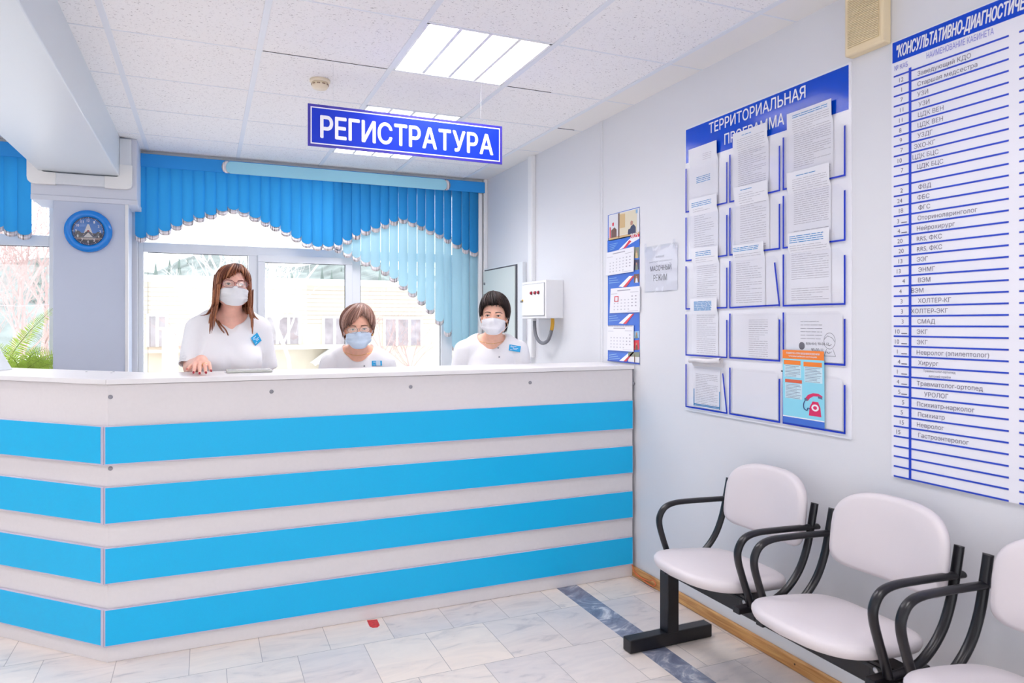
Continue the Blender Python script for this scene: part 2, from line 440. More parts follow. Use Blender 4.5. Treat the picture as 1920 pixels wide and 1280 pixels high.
# windows at the front: frame, sashes, panes
def window(name, x0, x1, sashes, mullions, ztr):
    """sashes: (glass x0, x1, z top); mullions: full-height bars (x0, x1); ztr: transom bottom/top"""
    yf, yb = YWN, YWN + .07
    f = MB()
    a_, b_ = x0 + .035, x1 - .055
    f.box(a_, b_, yf, yb, SILL, SILL + .07); f.box(a_, b_, yf, yb, 2.58, 2.64)
    f.box(x0, a_, yf, yb, SILL, 2.64); f.box(b_, x1, yf, yb, SILL, 2.64)
    f.box(a_, b_, yf, yb, ztr[0], ztr[1])
    for a, b in mullions: f.box(a, b, yf, yb, SILL + .07, ztr[0])
    wo = struct(name, f, M_FRAME, bevel=.004)
    for gx0, gx1, zt, inset in sashes:
        if inset:
            s = MB(); t = .055
            s.box(gx0 - t, gx0, yf - .018, yf + .05, SILL + .05 + t, zt); s.box(gx1, gx1 + t, yf - .018, yf + .05, SILL + .05 + t, zt)
            s.box(gx0 - t, gx1 + t, yf - .018, yf + .05, zt, zt + t); s.box(gx0 - t, gx1 + t, yf - .018, yf + .05, SILL + .05, SILL + .05 + t)
            so = make('window_sash', s, M_FRAME, wo, bevel=.004)
        gk = MB(); g = .004
        gk.box(gx0, gx1, yf + .02, yf + .03, zt - g, zt); gk.box(gx0, gx0 + g * .5, yf + .02, yf + .03, SILL + .07, zt)
        gk.box(gx1 - g, gx1, yf + .02, yf + .03, SILL + .07, zt)
        make('gasket', gk, M_GASKET, wo)
        p = MB(); p.box(gx0, gx1, yf + .03, yf + .036, SILL + .07, zt); make('window_pane', p, M_GLASS, wo)
    p = MB(); p.box(x0 + .03, x1 - .05, yf + .03, yf + .036, ztr[1], 2.6); make('window_pane', p, M_GLASS, wo)
    return wo
def wx(px, py=600): return at(px, py, 1, YWN)[0]
def wz(px, py): return at(px, py, 1, YWN)[2]
w1 = window('window_1', -.455, 2.125,
    [(wx(277), wx(465), wz(275, 472), False), (wx(497), wx(648), wz(497, 491), True), (wx(677), wx(827), wz(497, 491) + .0, False)],
    [(wx(466), wx(487)), (wx(655), wx(676)), (wx(828), wx(848))], (wz(275, 472), wz(276, 454)))
window('window_2', -3.4, -.96, [(-2.3, wx(97) , wz(98, 462), False), (-3.3, -2.4, wz(98, 462), False)], [(-2.4, -2.3)], (wz(98, 462), wz(98, 442)))
mb = MB(); mb.box(-.455, 2.125, YB - .22, YWN + .02, SILL - .03, SILL + .004); mb.box(-3.4, -.96, YB - .22, YWN + .02, SILL - .03, SILL + .004)
struct('trim_3', mb, M_WHITE, bevel=.006)

# beam, its column and the lintel over it
mb = MB(); mb.box(-1.0, -.532, Y0, 5.5, 2.452, ZC + .05)
struct('trim_4', mb, M_BEAM, bevel=.006, seg=2)
mb = MB()
mb.box(-1.045, -.43, 5.5, YB, 2.30, ZC + .05)
mb.box(-1.045, -.425, 5.492, YB, 2.266, 2.30)
struct('trim_5', mb, mat('lintel_paint', (214, 218, 230), .5, .35), bevel=.004)
mb = MB(); mb.box(-.922, -.488, 5.5, YB, 0, 2.27)
struct('trim_6', mb, M_COLUMN, bevel=.006, seg=2)
mb = MB(); mb.box(-.502, -.482, 5.494, 5.54, 0, 2.266)
struct('trim_7', mb, M_WHITE, bevel=.003)
# plastic strip in the corner by the right wall
mb = MB(); mb.box(2.2, 2.235, 5.815, YB, .86, 2.60); mb.box(2.245, 2.28, 5.80, YB, 0, ZC)
struct('trim_8', mb, M_WHITE, bevel=.006)
# ================================================================== FITTINGS AND FURNITURE
def W(px, py):
    p = at(px, py, 0, XW); return p[1], p[2]

# ---- ceiling lamps
M_TUBE = emit('fluorescent_glow', (255, 251, 252), LAMP_E)
M_LOUVRE = mat('louvre_white', (244, 244, 246), .25, .5)
def lamp(x, y, label):
    t = thing('ceiling_lamp', label, 'lamp', (x + .3075, y + .3075, ZC), 'recessed ceiling lamps')
    a, b = x + .014, x + .601; c, d = y + .006, y + .609
    h = MB()
    for q in ((a, a + .012, c, d), (b - .012, b, c, d), (a, b, c, c + .008), (a, b, d - .008, d)): h.box(*q, ZC - .003, ZC + .07)
    h.box(a, b, c, d, ZC + .07, ZC + .078)
    make('housing', h, M_LOUVRE, t)
    w = (b - a - .03) / 4
    for k in range(4):
        g = MB(); cx = a + .015 + w * (k + .5)
        g.box(cx - w * .40, cx + w * .40, c + .02, d - .02, ZC + .055, ZC + .06)
        make('tube', g, M_TUBE, t)
    l = MB()
    for k in range(1, 4):
        cx = a + .015 + w * k
        l.prism([(cx - .008, c + .008, ZC), (cx + .008, c + .008, ZC), (cx + .003, c + .008, ZC + .045), (cx - .003, c + .008, ZC + .045)], (0, d - c - .016, 0))
    for k in range(4):
        cx = a + .015 + w * (k + .5)
        for q in range(7):
            yy = c + .05 + q * (d - c - .1) / 6
            l.box(cx - w * .44, cx + w * .44, yy - .002, yy + .002, ZC + .002, ZC + .034)
    make('louvre', l, M_LOUVRE, t)
    return t
lamp(*LAMPS[0], 'bright square ceiling lamp nearest the viewer, fully visible above the blue hanging sign')
lamp(*LAMPS[1], 'ceiling lamp whose lit edge peeks out just above the blue hanging sign')
lamp(*LAMPS[2], 'ceiling lamp farthest back, its lit grid showing just below the blue hanging sign')
for a, b in LAMPS_UNSEEN: lamp(a, b, 'square louvred ceiling lamp in the hall behind the viewer')

# ---- smoke detector
p = at(600, 150, 2, ZC)
t = thing('smoke_detector', 'small cream round smoke detector on the ceiling left of the lamp', 'smoke detector', (p[0], p[1], ZC))
M_CREAM = mat('cream_plastic', (236, 222, 196), .4)
d = MB(); d.lathe([(.052, 0), (.052, -.012), (.047, -.016)], (p[0], p[1], ZC), n=36); make('base', d, M_CREAM, t)
d = MB(); d.lathe([(.042, -.015), (.043, -.034), (.034, -.046), (.01, -.049)], (p[0], p[1], ZC), n=36); make('sensor_head', d, M_CREAM, t)
d = MB()
for k in range(10):
    a = k * .628; d.obox((p[0] + .0425 * math.cos(a), p[1] + .0425 * math.sin(a), ZC - .027), (math.cos(a), math.sin(a), 0), (-math.sin(a), math.cos(a), 0), (0, 0, 1), .004, .016, .006)
make('vent_slot', d, mat('vent_dark', (150, 126, 100), .7), t)

# ---- hanging sign
YS = 3.5; sx0, sx1, sz0, sz1 = .451, 1.457, 2.303, 2.506
t = thing('hanging_sign', 'long blue sign with white lettering hung from the ceiling over the counter', 'sign', ((sx0 + sx1) / 2, YS, sz0))
M_SBLUE = mat('sign_blue', (20, 50, 182), .3, .22); M_SNAVY = mat('sign_navy', (52, 44, 150), .3, .5); M_PRINT = mat('print_white', (240, 240, 246), .4, .3)
s = MB(); s.box(sx0, sx1, YS, YS + .006, sz0, sz1); make('panel', s, M_SNAVY, t)
def plate(mb, x0, x1, z0, z1, y, m=0): mb.poly([(x0, y, z0), (x1, y, z0), (x1, y, z1), (x0, y, z1)], m)
s = MB(); plate(s, sx0 + .0125, sx1 - .0125, sz0 + .0125, sz1 - .0125, YS - .0006, 0); plate(s, sx0 + .018, sx1 - .018, sz0 + .018, sz1 - .018, YS - .0012, 1)
make('border', s, [M_PRINT, M_SBLUE], t)
s = MB()
word = 'РЕГИСТРАТУРА'; wd = .083; lets = [(w_, text_mesh(w_)) for w_ in word]
tot = sum(q[1][2] for q in lets) + .13 * (len(lets) - 1); k = (sx1 - sx0 - .115) / tot; x = sx0 + .060
for ch, q in lets:
    V, F, w_, h_, lo = q
    for j, (ax_, az_) in enumerate(shifts(.0030)): s.add([(x + a * w_ * k + ax_, YS - .0018 - j * .0001 - c * .00003, sz0 + .046 + b * .104 + az_) for a, b, c in V], F)
    x += (w_ + .13) * k
make('lettering', s, M_PRINT, t)
for xx in (sx0 + .12, sx1 - .12):
    s = MB(); s.tube([(xx, YS + .003, sz1 - .01), (xx, YS + .003, ZC)], .0006, 6); make('hanging_wire', s, mat('wire_clear', (225, 226, 230), .3), t)

# ---- white cable duct round the end of the beam
t = thing('cable_duct', 'white plastic cable duct bent round the end of the ceiling beam', 'cable duct', (-.75, 5.49, 2.35))
M_DUCT = mat('duct_plastic', (226, 229, 234), .4, .4); M_DUCTC = mat('duct_corner_cover', (238, 237, 236), .4, .4)
d = MB(); d.box(-.532, -.462, 5.462, 5.494, 2.45, ZC - .012); make('vertical_channel', d, M_DUCT, t, bevel=.004)
d = MB(); d.box(-.93, -.60, 5.462, 5.494, 2.372, 2.444); make('horizontal_channel', d, M_DUCT, t, bevel=.004)
def rounded(pts, rad, n=5):
    out = []
    for i, p in enumerate(pts):
        r = rad[i]
        if r == 0: out.append(np.array(p, float)); continue
        a = np.array(pts[i - 1], float); b = np.array(pts[(i + 1) % len(pts)], float); p = np.array(p, float)
        u = (a - p) / np.linalg.norm(a - p); v = (b - p) / np.linalg.norm(b - p)
        for q in range(n + 1):
            s_ = q / n; out.append((p + u * r) * (1 - s_) ** 2 + p * 2 * s_ * (1 - s_) + (p + v * r) * s_ * s_)
    return out
def corner(x0, x1, z0, z1, w, flip):
    fx = (lambda x: x0 + x1 - x) if flip else (lambda x: x)
    pts = [(fx(x0), z0), (fx(x1), z0), (fx(x1), z1), (fx(x1 - w), z1), (fx(x1 - w), z0 + w), (fx(x0), z0 + w)]
    pp = rounded(pts, [0, .045, 0, 0, .02, 0])
    d = MB(); d.prism([(p_[0], 5.456, p_[1]) for p_ in pp], (0, .038, 0)); make('corner_cover', d, M_DUCTC, t, bevel=.003)
corner(-.62, -.455, 2.365, 2.53, .08, False)
corner(-1.06, -.90, 2.365, 2.53, .08, True)

# ---- wall clock on the column
cx, cz = at(166, 433.5, 1, 5.49)[[0, 2]]; R0 = .141; cy = 5.5
t = thing('wall_clock', 'round bright blue wall clock with a landscape dial on the column', 'clock', (cx, cy, cz - R0))
s = MB(); s.lathe([(R0 * .9, 0), (R0, .012), (R0 * .985, .028), (R0 * .80, .040), (R0 * .70, .034), (R0 * .68, .022), (.02, .022)], (cx, cy, cz), 'y', n=64)
make('rim', s, mat('clock_blue', (0, 122, 214), .2, .4, coat=.2), t)
yd = cy - .0235; rd = R0 * .672
def disc(mb, r, y, m=0, n=48, clip=None):
    pts = [(cx + r * math.cos(2 * math.pi * k / n), y, cz + r * math.sin(2 * math.pi * k / n)) for k in range(n)]
    if clip is not None: pts = [(px_, y_, max(clip[0], min(clip[1], z_))) for px_, y_, z_ in pts]
    mb.poly(pts, m)
s = MB(); disc(s, rd, yd, 0)
disc(s, rd * .90, yd - .0003, 1, clip=(cz - rd * .14, cz + rd))                                   # sky
disc(s, rd * .90, yd - .0003, 2, clip=(cz - rd, cz - rd * .30))
def P(pts, y, m): s.poly([(cx + rd * a, y, cz + rd * b) for a, b in pts], m)
P([(-.86, -.32), (-.80, .02), (-.55, .0), (-.42, -.14), (.45, -.16), (.58, -.02), (.80, -.04), (.86, -.32)], yd - .0004, 2)     # tree line
P([(-.36, -.42), (-.05, .48), (.05, .48), (.36, -.42)], yd - .0005, 3)                            # pale spire
P([(-.44, -.44), (0, .02), (.44, -.44), (.30, -.44), (0, -.10), (-.30, -.44)], yd - .0006, 0)       # dark gable
P([(-.8, -.48), (.8, -.46), (.7, -.62), (-.7, -.60)], yd - .0005, 4)
make('dial', s, [mat('dial_dark', (34, 40, 84), .4), mat('dial_sky', (36, 112, 196), .4), mat('dial_trees', (44, 44, 58), .4), mat('dial_spire', (210, 204, 204), .4), mat('dial_road', (150, 130, 128), .4)], t)
s = MB()
for k in range(60):
    a = math.radians(90 - 6 * k); L = .10 if k % 5 == 0 else .05; w_ = .02 if k % 5 == 0 else .010
    c_ = np.array([cx + rd * .93 * math.cos(a), yd - .0009, cz + rd * .93 * math.sin(a)])
    u = np.array([math.cos(a), 0, math.sin(a)]) * rd * L / 2; v = np.array([-math.sin(a), 0, math.cos(a)]) * rd * w_ / 1.4
    s.poly([c_ - u - v, c_ + u - v, c_ + u + v, c_ - u + v])
for k in range(1, 13):
    a = math.radians(90 - 30 * k); hh = rd * .17; ww = hh * (.55 if k < 10 else .95)
    text_fit(s, str(k), (cx + rd * .74 * math.cos(a) - ww / 2, yd - .001, cz + rd * .74 * math.sin(a) - hh / 2), (1, 0, 0), (0, 0, 1), ww, hh, bold=.03)
make('numerals', s, M_PRINT, t)
for nm, ang, L, w_ in (('hour_hand', 232, .55, .035), ('minute_hand', 127, .50, .03)):
    s = MB(); a = math.radians(90 - ang); u = np.array([math.cos(a), 0, math.sin(a)]) * rd * L; v = np.array([-math.sin(a), 0, math.cos(a)]) * rd * w_; c_ = np.array([cx, yd - .003, cz])
    s.prism([c_ - v - u * .12, c_ + v - u * .12, c_ + u + v * .5, c_ + u - v * .5], (0, -.001, 0)); make(nm, s, mat('hand_dark', (34, 28, 34), .4), t)
s = MB(); s.lathe([(rd * .07, 0), (rd * .06, .005)], (cx, yd, cz), 'y', n=20); make('pivot', s, mat('hand_red', (150, 44, 60), .4), t)
s = MB(); s.lathe([(rd * 1.005, 0), (rd * 1.0, .004), (rd * .6, .0062), (.001, .007)], (cx, yd - .004, cz), 'y', n=48); make('clock_glass', s, clear('dial_glass', (255, 255, 255), .05, .02), t)

# ---- vertical blinds
M_SLAT = mat('blind_blue', (48, 146, 208), .7, .2, trans=.3, bump=(900, .08)); M_SLATL = mat('blind_pale_blue', (166, 206, 222), .7, .2, trans=.28, bump=(900, .08))
M_VAL = mat('valance_blue', (48, 150, 226), .6, .25); M_VALL = mat('valance_pale', (164, 222, 242), .55, .25)
def silver_mat():
    m = mat('silver_foil', (214, 206, 208), .28, .6, metal=.55); N, Lk = nodes_of(m)
    g = N.new('ShaderNodeNewGeometry'); w_ = N.new('ShaderNodeTexNoise'); mp = N.new('ShaderNodeMapping'); mp.inputs['Scale'].default_value = (140, 1, 1)
    Lk.new(g.outputs['Position'], mp.inputs[0]); Lk.new(mp.outputs[0], w_.inputs['Vector']); w_.inputs['Scale'].default_value = 1
    r = N.new('ShaderNodeValToRGB'); e = r.color_ramp.elements; e[0].position = .36; e[0].color = lin(130, 122, 124); e[1].position = .5; e[1].color = lin(240, 232, 234)
    Lk.new(w_.outputs['Fac'], r.inputs[0]); Lk.new(r.outputs[0], N['Principled BSDF'].inputs['Base Color']); return m
M_FOIL = silver_mat()
def slat(parent, xc, w_, zt, zb, y, m, arc=.030, ang=0.0, name='slat'):
    """one hanging strip: slightly bowed, rounded at the foot with a foil edge"""
    U = np.linspace(-1, 1, 11); band = .034
    def row(z0, dy=0.0):
        out = []
        for u in U:
            dx = u * w_ / 2; bow = .010 * (1 - u * u); 
            out.append((xc + dx * math.cos(ang), y - bow + dx * math.sin(ang) + dy, z0(u)))
        return out
    foot = lambda u: zb + arc * (1 - math.sqrt(max(0, 1 - (u * .99) ** 2)))
    G = [row(lambda u: zt)] + [row(lambda u, k=k: zt + (foot(u) + band - zt) * k) for k in (.33, .66, 1.0)]
    b = MB(); b.grid(G); o = make(name, b, m, parent)
    b = MB(); b.grid([row(lambda u: foot(u) + band, -.001), row(lambda u: foot(u), -.001)]); make('foil_edge', b, M_FOIL, o, solid=.0014)
    return o
YV = 5.80
Z_VT = 2.692; Z_VB = 2.598
t = thing('vertical_blind', 'wide vertical blind with arched blue and pale blue slats over the main window', 'window blind', (.9, YV, 2.0))
vx0, vx1 = at(258, 320, 1, YV)[0], 2.255
s = MB(); s.box(vx0, vx1, YV, YV + .008, Z_VB, Z_VT); s.box(vx1 - .008, vx1, YV, YB, Z_VB, Z_VT); make('valance', s, M_VAL, t, bevel=.002)
s = MB(); s.box(vx0 + .01, vx1 - .01, YV + .012, YB - .012, Z_VT - .045, Z_VT - .005); make('head_rail', s, M_WHITE, t)
a, b = at(423, 318, 1, YV)[0], at(838, 350, 1, YV)[0]
pp = rounded([(a, Z_VB - .004), (b, Z_VB - .004), (b, Z_VT - .006), (a, Z_VT - .006)], [.04, .04, .04, .04], 6)
s = MB(); s.prism([(q[0], YV - .006, q[1]) for q in pp], (0, .005, 0)); make('valance_insert', s, M_VALL, t)
for xe, sg in ((a, -1), (b, 1)):
    zz = np.linspace(0, 1, 9); hgt = Z_VT - Z_VB - .002
    G = [[(xe + sg * ((.028 * math.sin(math.pi * q) ** .5 if 0 < q < 1 else 0) - off), YV - .008, Z_VB - .004 + hgt * q) for q in zz] for off in (.0, .030)]
    s = MB(); s.grid(G); make('foil_end', s, M_FOIL, t, solid=.002)
edges = [254, 275, 297.9, 320.5, 342, 363, 384.3, 405.9, 426.9, 447.5, 467.8, 488.9, 506.8, 526.6, 546.4, 565.6, 585.5, 605, 626, 642.3, 660, 676.4, 695, 713.5, 730, 746.8, 764.6, 781.8, 798, 815.3, 832, 847, 866, 880.3, 897]
foots = [455, 451, 442, 433, 424.5, 417.7, 412, 404.8, 402, 408, 417, 426, 434.4, 444.3, 455, 465.5, 470.6, 470.6, 468, 459, 450, 442, 436.5, 429.7, 423.7, 420, 426, 432.6, 441, 448, 457, 467, 476.5, 481.6]
YF, YK = 5.822, 5.850
for i in range(34):
    xm = (edges[i] + edges[i + 1]) / 2; q = at(xm, foots[i], 1, YF)
    wd = (at(edges[i + 1], foots[i], 1, YF)[0] - at(edges[i], foots[i], 1, YF)[0])
    slat(t, q[0], wd * 1.07, Z_VB + .03, q[2], YF, M_SLAT, ang=.20)
lf = [475, 484, 491, 500, 508.6, 517.5, 530, 544.8, 558, 573, 589, 610, 631.5, 661, 690, 716]
for i, fy in enumerate(lf):
    e0, e1 = edges[18 + i], edges[19 + i]; q = at((e0 + e1) / 2, fy, 1, YK)
    wd = at(e1, fy, 1, YK)[0] - at(e0, fy, 1, YK)[0]
    slat(t, q[0], wd * 1.0, Z_VB + .03, q[2], YK - .005 * (i % 2), M_SLATL, ang=.10, arc=.030, name='rear_slat')
t = thing('vertical_blind', 'short dark blue vertical blind at the left window, left of the column', 'window blind', (-1.9, YV, 2.0))
lx1 = at(57, 300, 1, YV)[0]
s = MB(); s.box(-3.4, lx1, YV, YV + .008, Z_VB - .005, Z_VT); make('valance', s, M_VAL, t, bevel=.002)
s = MB(); s.box(-3.4, lx1, YV + .012, YB - .012, Z_VT - .045, Z_VT - .005); make('head_rail', s, M_WHITE, t)
z_ = at(46, 450, 1, YF)[2]; sw = at(57, 450, 1, YF)[0] - at(32, 450, 1, YF)[0]
for i in range(20):
    zz = z_ + (0, .018, .045, .08, .11, .135, .15, .15, .135, .11, .08, .045, .018, 0, -.02, -.02, 0, .02, .04, .06)[i]
    slat(t, lx1 - sw * (i + .5), sw * 1.08, Z_VB + .03, zz, YF, M_SLAT, ang=.20)

# ---- electrical cabinet and switch box on the right wall
y0, y1 = 5.125, 5.80; z1 = 1.925
M_GREY = mat('cabinet_grey', (206, 214, 212), .4, .4); M_BOXW = mat('box_white', (238, 238, 240), .35, .4)
t = thing('electrical_cabinet', 'tall pale grey electrical cabinet in the corner behind the dark haired person', 'cabinet', (XW - .07, 5.46, .85))
s = MB(); s.box(XW - .035, XW, y0 - .14, y1, .85, z1 + .006); make('housing', s, mat('cabinet_edge', (226, 230, 234), .4), t, bevel=.004)
s = MB(); s.box(XW - .041, XW - .0345, y0 - .045, y1 - .02, .87, z1 - .005); make('seal', s, M_GASKET, t)
s = MB(); s.box(XW - .050, XW - .039, y0 - .022, y1 - .01, .87, z1 - .016); dr = make('door', s, M_GREY, t, bevel=.004)
for zz in (1.80, 1.70):
    s = MB(); s.lathe([(.012, 0), (.012, .006), (.008, .008)], (XW - .050, y1 - .05, zz), 'x', n=18); make('lock', s, mat('lock_steel', (120, 124, 128), .35, metal=.8), dr)
# the switch box stands off the wall
by0, by1, bz0, bz1, bd = 4.37, 4.775, 1.49, 1.756, .135
bx = XW - bd
t = thing('switch_box', 'white metal switch box with three red lamps on the right wall', 'electrical box', (XW - bd / 2, (by0 + by1) / 2, bz0))
q0 = at(978, 530, 1, 4.40)
s = MB(); s.box(bx, XW, by0, by1, bz0, bz1); make('housing', s, M_BOXW, t, bevel=.004)
s = MB(); s.box(bx - .002, bx, by0 + .018, by1 - .018, bz0 + .018, bz1 - .018); make('seal', s, mat('seam_grey', (150, 150, 156), .6), t)
s = MB(); s.box(bx - .008, bx - .001, by0 + .021, by1 - .021, bz0 + .021, bz1 - .021); dr = make('door', s, M_BOXW, t, bevel=.003)
for yy in (4.585, 4.525, 4.470):
    s = MB(); s.lathe([(.013, 0), (.013, .004)], (bx - .008, yy, bz0 + .181), 'x', n=20); i_ = make('lamp_base', s, mat('lamp_black', (50, 20, 26), .4), dr)
    s = MB(); s.lathe([(.011, .004), (.0105, .010), (.007, .014), (.002, .015)], (bx - .008, yy, bz0 + .181), 'x', n=20); make('lamp_lens', s, mat('lamp_red', (172, 16, 48), .2, .6, coat=.5), i_)
s = MB(); s.lathe([(.010, 0), (.010, .006)], (bx - .008, by1 - .035, bz0 + .13), 'x', n=18); lk = make('lock', s, mat('lock_yellow', (226, 184, 40), .4), dr)
s = MB(); s.box(bx - .03, bx - .012, by1 - .045, by1 - .041, bz0 + .118, bz0 + .132); s.tube([(bx - .014, by1 - .043, bz0 + .130), (bx - .03, by1 - .044, bz0 + .126)], .002, 6); make('key', s, mat('lock_steel', (120, 124, 128)), lk)
pts = [(XW - .085, 4.66, bz0 + .0), (XW - .085, 4.66, bz0 - .06), (XW - .082, 4.645, bz0 - .12), (XW - .075, 4.60, bz0 - .165), (XW - .067, 4.545, bz0 - .175), (XW - .06, 4.485, bz0 - .15), (XW - .055, 4.45, bz0 - .09), (XW - .05, 4.44, bz0 - .04), (XW - .05, 4.44, bz0)]
def smooth_path(P, n=6):
    P = [np.array(p, float) for p in P]; out = []
    for i in range(len(P) - 1):
        p0, p1, p2, p3 = P[max(i - 1, 0)], P[i], P[i + 1], P[min(i + 2, len(P) - 1)]
        for k in range(n):
            s_ = k / n; out.append(.5 * ((2 * p1) + (-p0 + p2) * s_ + (2 * p0 - 5 * p1 + 4 * p2 - p3) * s_ ** 2 + (-p0 + 3 * p1 - 3 * p2 + p3) * s_ ** 3))
    out.append(P[-1]); return out
def ribbed(m_):
    N, Lk = nodes_of(m_); g = N.new('ShaderNodeNewGeometry'); w_ = N.new('ShaderNodeTexWave'); w_.bands_direction = 'Z'; w_.inputs['Scale'].default_value = 90
    Lk.new(g.outputs['Position'], w_.inputs['Vector']); bp = N.new('ShaderNodeBump'); bp.inputs['Strength'].default_value = .6; bp.inputs['Distance'].default_value = .003
    Lk.new(w_.outputs['Fac'], bp.inputs['Height']); Lk.new(bp.outputs[0], N['Principled BSDF'].inputs['Normal']); return m_
path = smooth_path(pts)
s = MB(); s.tube(path, .0125, 12); co = make('flexible_conduit', s, ribbed(mat('conduit_grey', (128, 130, 138), .5)), t)
s = MB(); s.tube(path[-12:], .0135, 12); make('conduit_sleeve', s, mat('sleeve_yellow', (214, 160, 40), .5), co)
s = MB(); s.tube(path[:3], .014, 12); make('conduit_gland', s, mat('gland_white', (216, 216, 220), .5), co)
# white surface conduit running up from the box
t = thing('cable_trunking', 'narrow white vertical cable trunking on the right wall above the switch box', 'cable duct', (XW - .01, 4.86, 1.75))
s = MB(); s.box(XW - .028, XW, 4.82, 4.895, 1.2, ZC); make('channel', s, M_WHITE, t, bevel=.003)
s = MB(); s.box(XW - .033, XW - .026, 4.825, 4.89, 1.2, ZC); make('snap_cover', s, M_WHITE, t, bevel=.002)

# ---- wall loudspeaker
(sy1, szb), (sy0, _) = W(1599, 112), W(1672, 86)
t = thing('wall_loudspeaker', 'beige slatted loudspeaker box high on the right wall between the boards', 'loudspeaker', (XW - .03, (sy0 + sy1) / 2, szb))
M_BEIGE = mat('beige_plastic', (232, 214, 178), .5)
s = MB(); s.box(XW - .045, XW, sy0, sy1, szb, szb + .245); make('case', s, M_BEIGE, t, bevel=.008, seg=3)
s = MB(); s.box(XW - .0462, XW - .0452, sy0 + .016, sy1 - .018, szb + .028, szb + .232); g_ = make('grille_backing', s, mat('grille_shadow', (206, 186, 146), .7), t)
s = MB()
for k in range(32): s.box(XW - .050, XW - .046, sy0 + .016, sy1 - .018, szb + .030 + k * .0063, szb + .0338 + k * .0063)
make('grille_slats', s, M_BEIGE, t)

# ---- reception counter (short angled wing at the left, long front to the right wall)
CZ = 1.213; YC = 3.478; XA = -.383; XR = 2.262; DEP = .40
M_LAM = mat('grey_laminate', (221, 217, 219), .45, .4, noise=(70, .012)); M_TOP = mat('top_laminate', (232, 230, 232), .35, .45)
M_STRIPE = mat('blue_laminate', (0, 176, 230), .42, .4, noise=(240, .02)); M_EDGE = mat('stripe_edging', (190, 184, 204), .4, .4); M_CAP = mat('cap_grey', (138, 138, 146), .45)
t = thing('reception_counter', 'long white reception counter with four bright blue stripes and an angled left wing', 'reception counter', (.9, 3.7, 0))
d45 = np.array([-math.sqrt(.5), math.sqrt(.5), 0]); n45 = np.array([-math.sqrt(.5), -math.sqrt(.5), 0]); LW = 1.9
A = np.array([XA, YC, 0])
s = MB(); s.box(XA, XR, YC, YC + .026, .0, CZ - .024); make('front_panel', s, M_LAM, t, bevel=.0015)
s = MB(); s.prism([A, A + d45 * LW, A + d45 * LW - n45 * .026, A + np.array([.0, .026, 0]) + np.array([0.011, 0, 0])], (0, 0, CZ - .024)); make('wing_panel', s, M_LAM, t)
Ab = A - n45 * DEP; 
tn = math.tan(math.radians(22.5))
inner = A + np.array([DEP * tn, DEP, 0]); ov = .012
F0 = A + np.array([-ov * tn, -ov, 0])
s = MB(); s.prism([(F0[0], F0[1], CZ - .022), (XR + .004, YC - ov, CZ - .022), (XR + .004, YC + DEP, CZ - .022), (inner[0], inner[1], CZ - .022)], (0, 0, .022)); make('worktop', s, M_TOP, t, bevel=.002)
B0 = F0 + d45 * LW; I0 = inner + d45 * LW
s = MB(); s.prism([(F0[0] - .001, F0[1], CZ - .022), (inner[0] - .001, inner[1], CZ - .022), (I0[0], I0[1], CZ - .022), (B0[0], B0[1], CZ - .022)], (0, 0, .022)); make('wing_worktop', s, M_TOP, t, bevel=.002)
s = MB(); s.box(XA + .25, XR, YC + .34, YC + .36, 0, CZ - .024); s.box(XA + .2, XR, YC + .026, YC + .34, .70, .725); s.box(XR - .02, XR, YC + .026, YC + .36, 0, CZ - .024); make('inner_desk', s, M_LAM, t)
ZS = ((.847, 1.013), (.594, .753), (.338, .494), (.072, .231))
for z0, z1 in ZS:
    s = MB(); s.box(XA - .012, XR - .008, YC - .018, YC - .001, z0, z1); e_ = make('stripe', s, M_EDGE, t, bevel=.001)
    s = MB(); s.box(XA - .007, XR - .011, YC - .0186, YC - .0178, z0 + .006, z1 - .002); make('stripe_face', s, M_STRIPE, e_)
    c0 = A + d45 * (LW / 2 + .003) + n45 * .0095
    s = MB(); s.obox((c0[0], c0[1], (z0 + z1) / 2), d45, n45, (0, 0, 1), LW - .002, .017, z1 - z0); e_ = make('wing_stripe', s, M_EDGE, t, bevel=.001)
    c1 = A + d45 * (LW / 2 + .009) + n45 * .0183
    s = MB(); s.obox((c1[0], c1[1], (z0 + z1) / 2 + .002), d45, n45, (0, 0, 1), LW - .02, .0008, z1 - z0 - .008); make('wing_stripe_face', s, M_STRIPE, e_)
for px, py in ((205, 744), (509, 734), (770, 725), (994, 717), (1188, 719), (205, 878)):
    q = at(px + (2 if px < 300 else 0), py, 1, YC)
    s = MB(); s.lathe([(.0095, 0), (.009, .002), (.004, .003)], (q[0], YC, q[2]), 'y', n=18); make('screw_cap', s, M_CAP, t)
for (px, py) in ((162, 697), (213, 697), (209, 699)):
    q = at(px, py, 2, CZ)
    s = MB(); s.lathe([(.005, 0), (.004, .0012)], (q[0], q[1], CZ), n=12); make('screw_cap', s, M_CAP, t)

# ---- things on the counter
q = at(468, 696, 2, CZ + .006)
t = thing('tablet', 'thin pale grey tablet lying on the counter before the standing long haired person', 'tablet', (q[0], q[1], CZ))
dx = .105
s = MB(); s.box(q[0] - dx, q[0] + dx, q[1] - .02, q[1] + .13, CZ + .0005, CZ + .012); make('case', s, mat('tablet_rim', (186, 188, 182), .3, .5, metal=.3), t, bevel=.004, seg=3)
s = MB(); s.box(q[0] - dx + .006, q[0] + dx - .006, q[1] - .014, q[1] + .124, CZ + .0115, CZ + .0125); make('screen', s, mat('tablet_glass', (212, 216, 214), .12, .6), t)
q = at(-24, 696, 2, CZ); u = np.array([-.80, .60, 0]); v = np.array([.6, .8, 0]); hgt = .15
t = thing('leaflet_stand', 'white triangular desk stand at the far left end of the counter', 'leaflet stand', (q[0], q[1], CZ))
o_ = np.array([q[0], q[1], CZ + .001])
base = [o_, o_ + u * .17, o_ + u * .095 + np.array([0, 0, .125])]
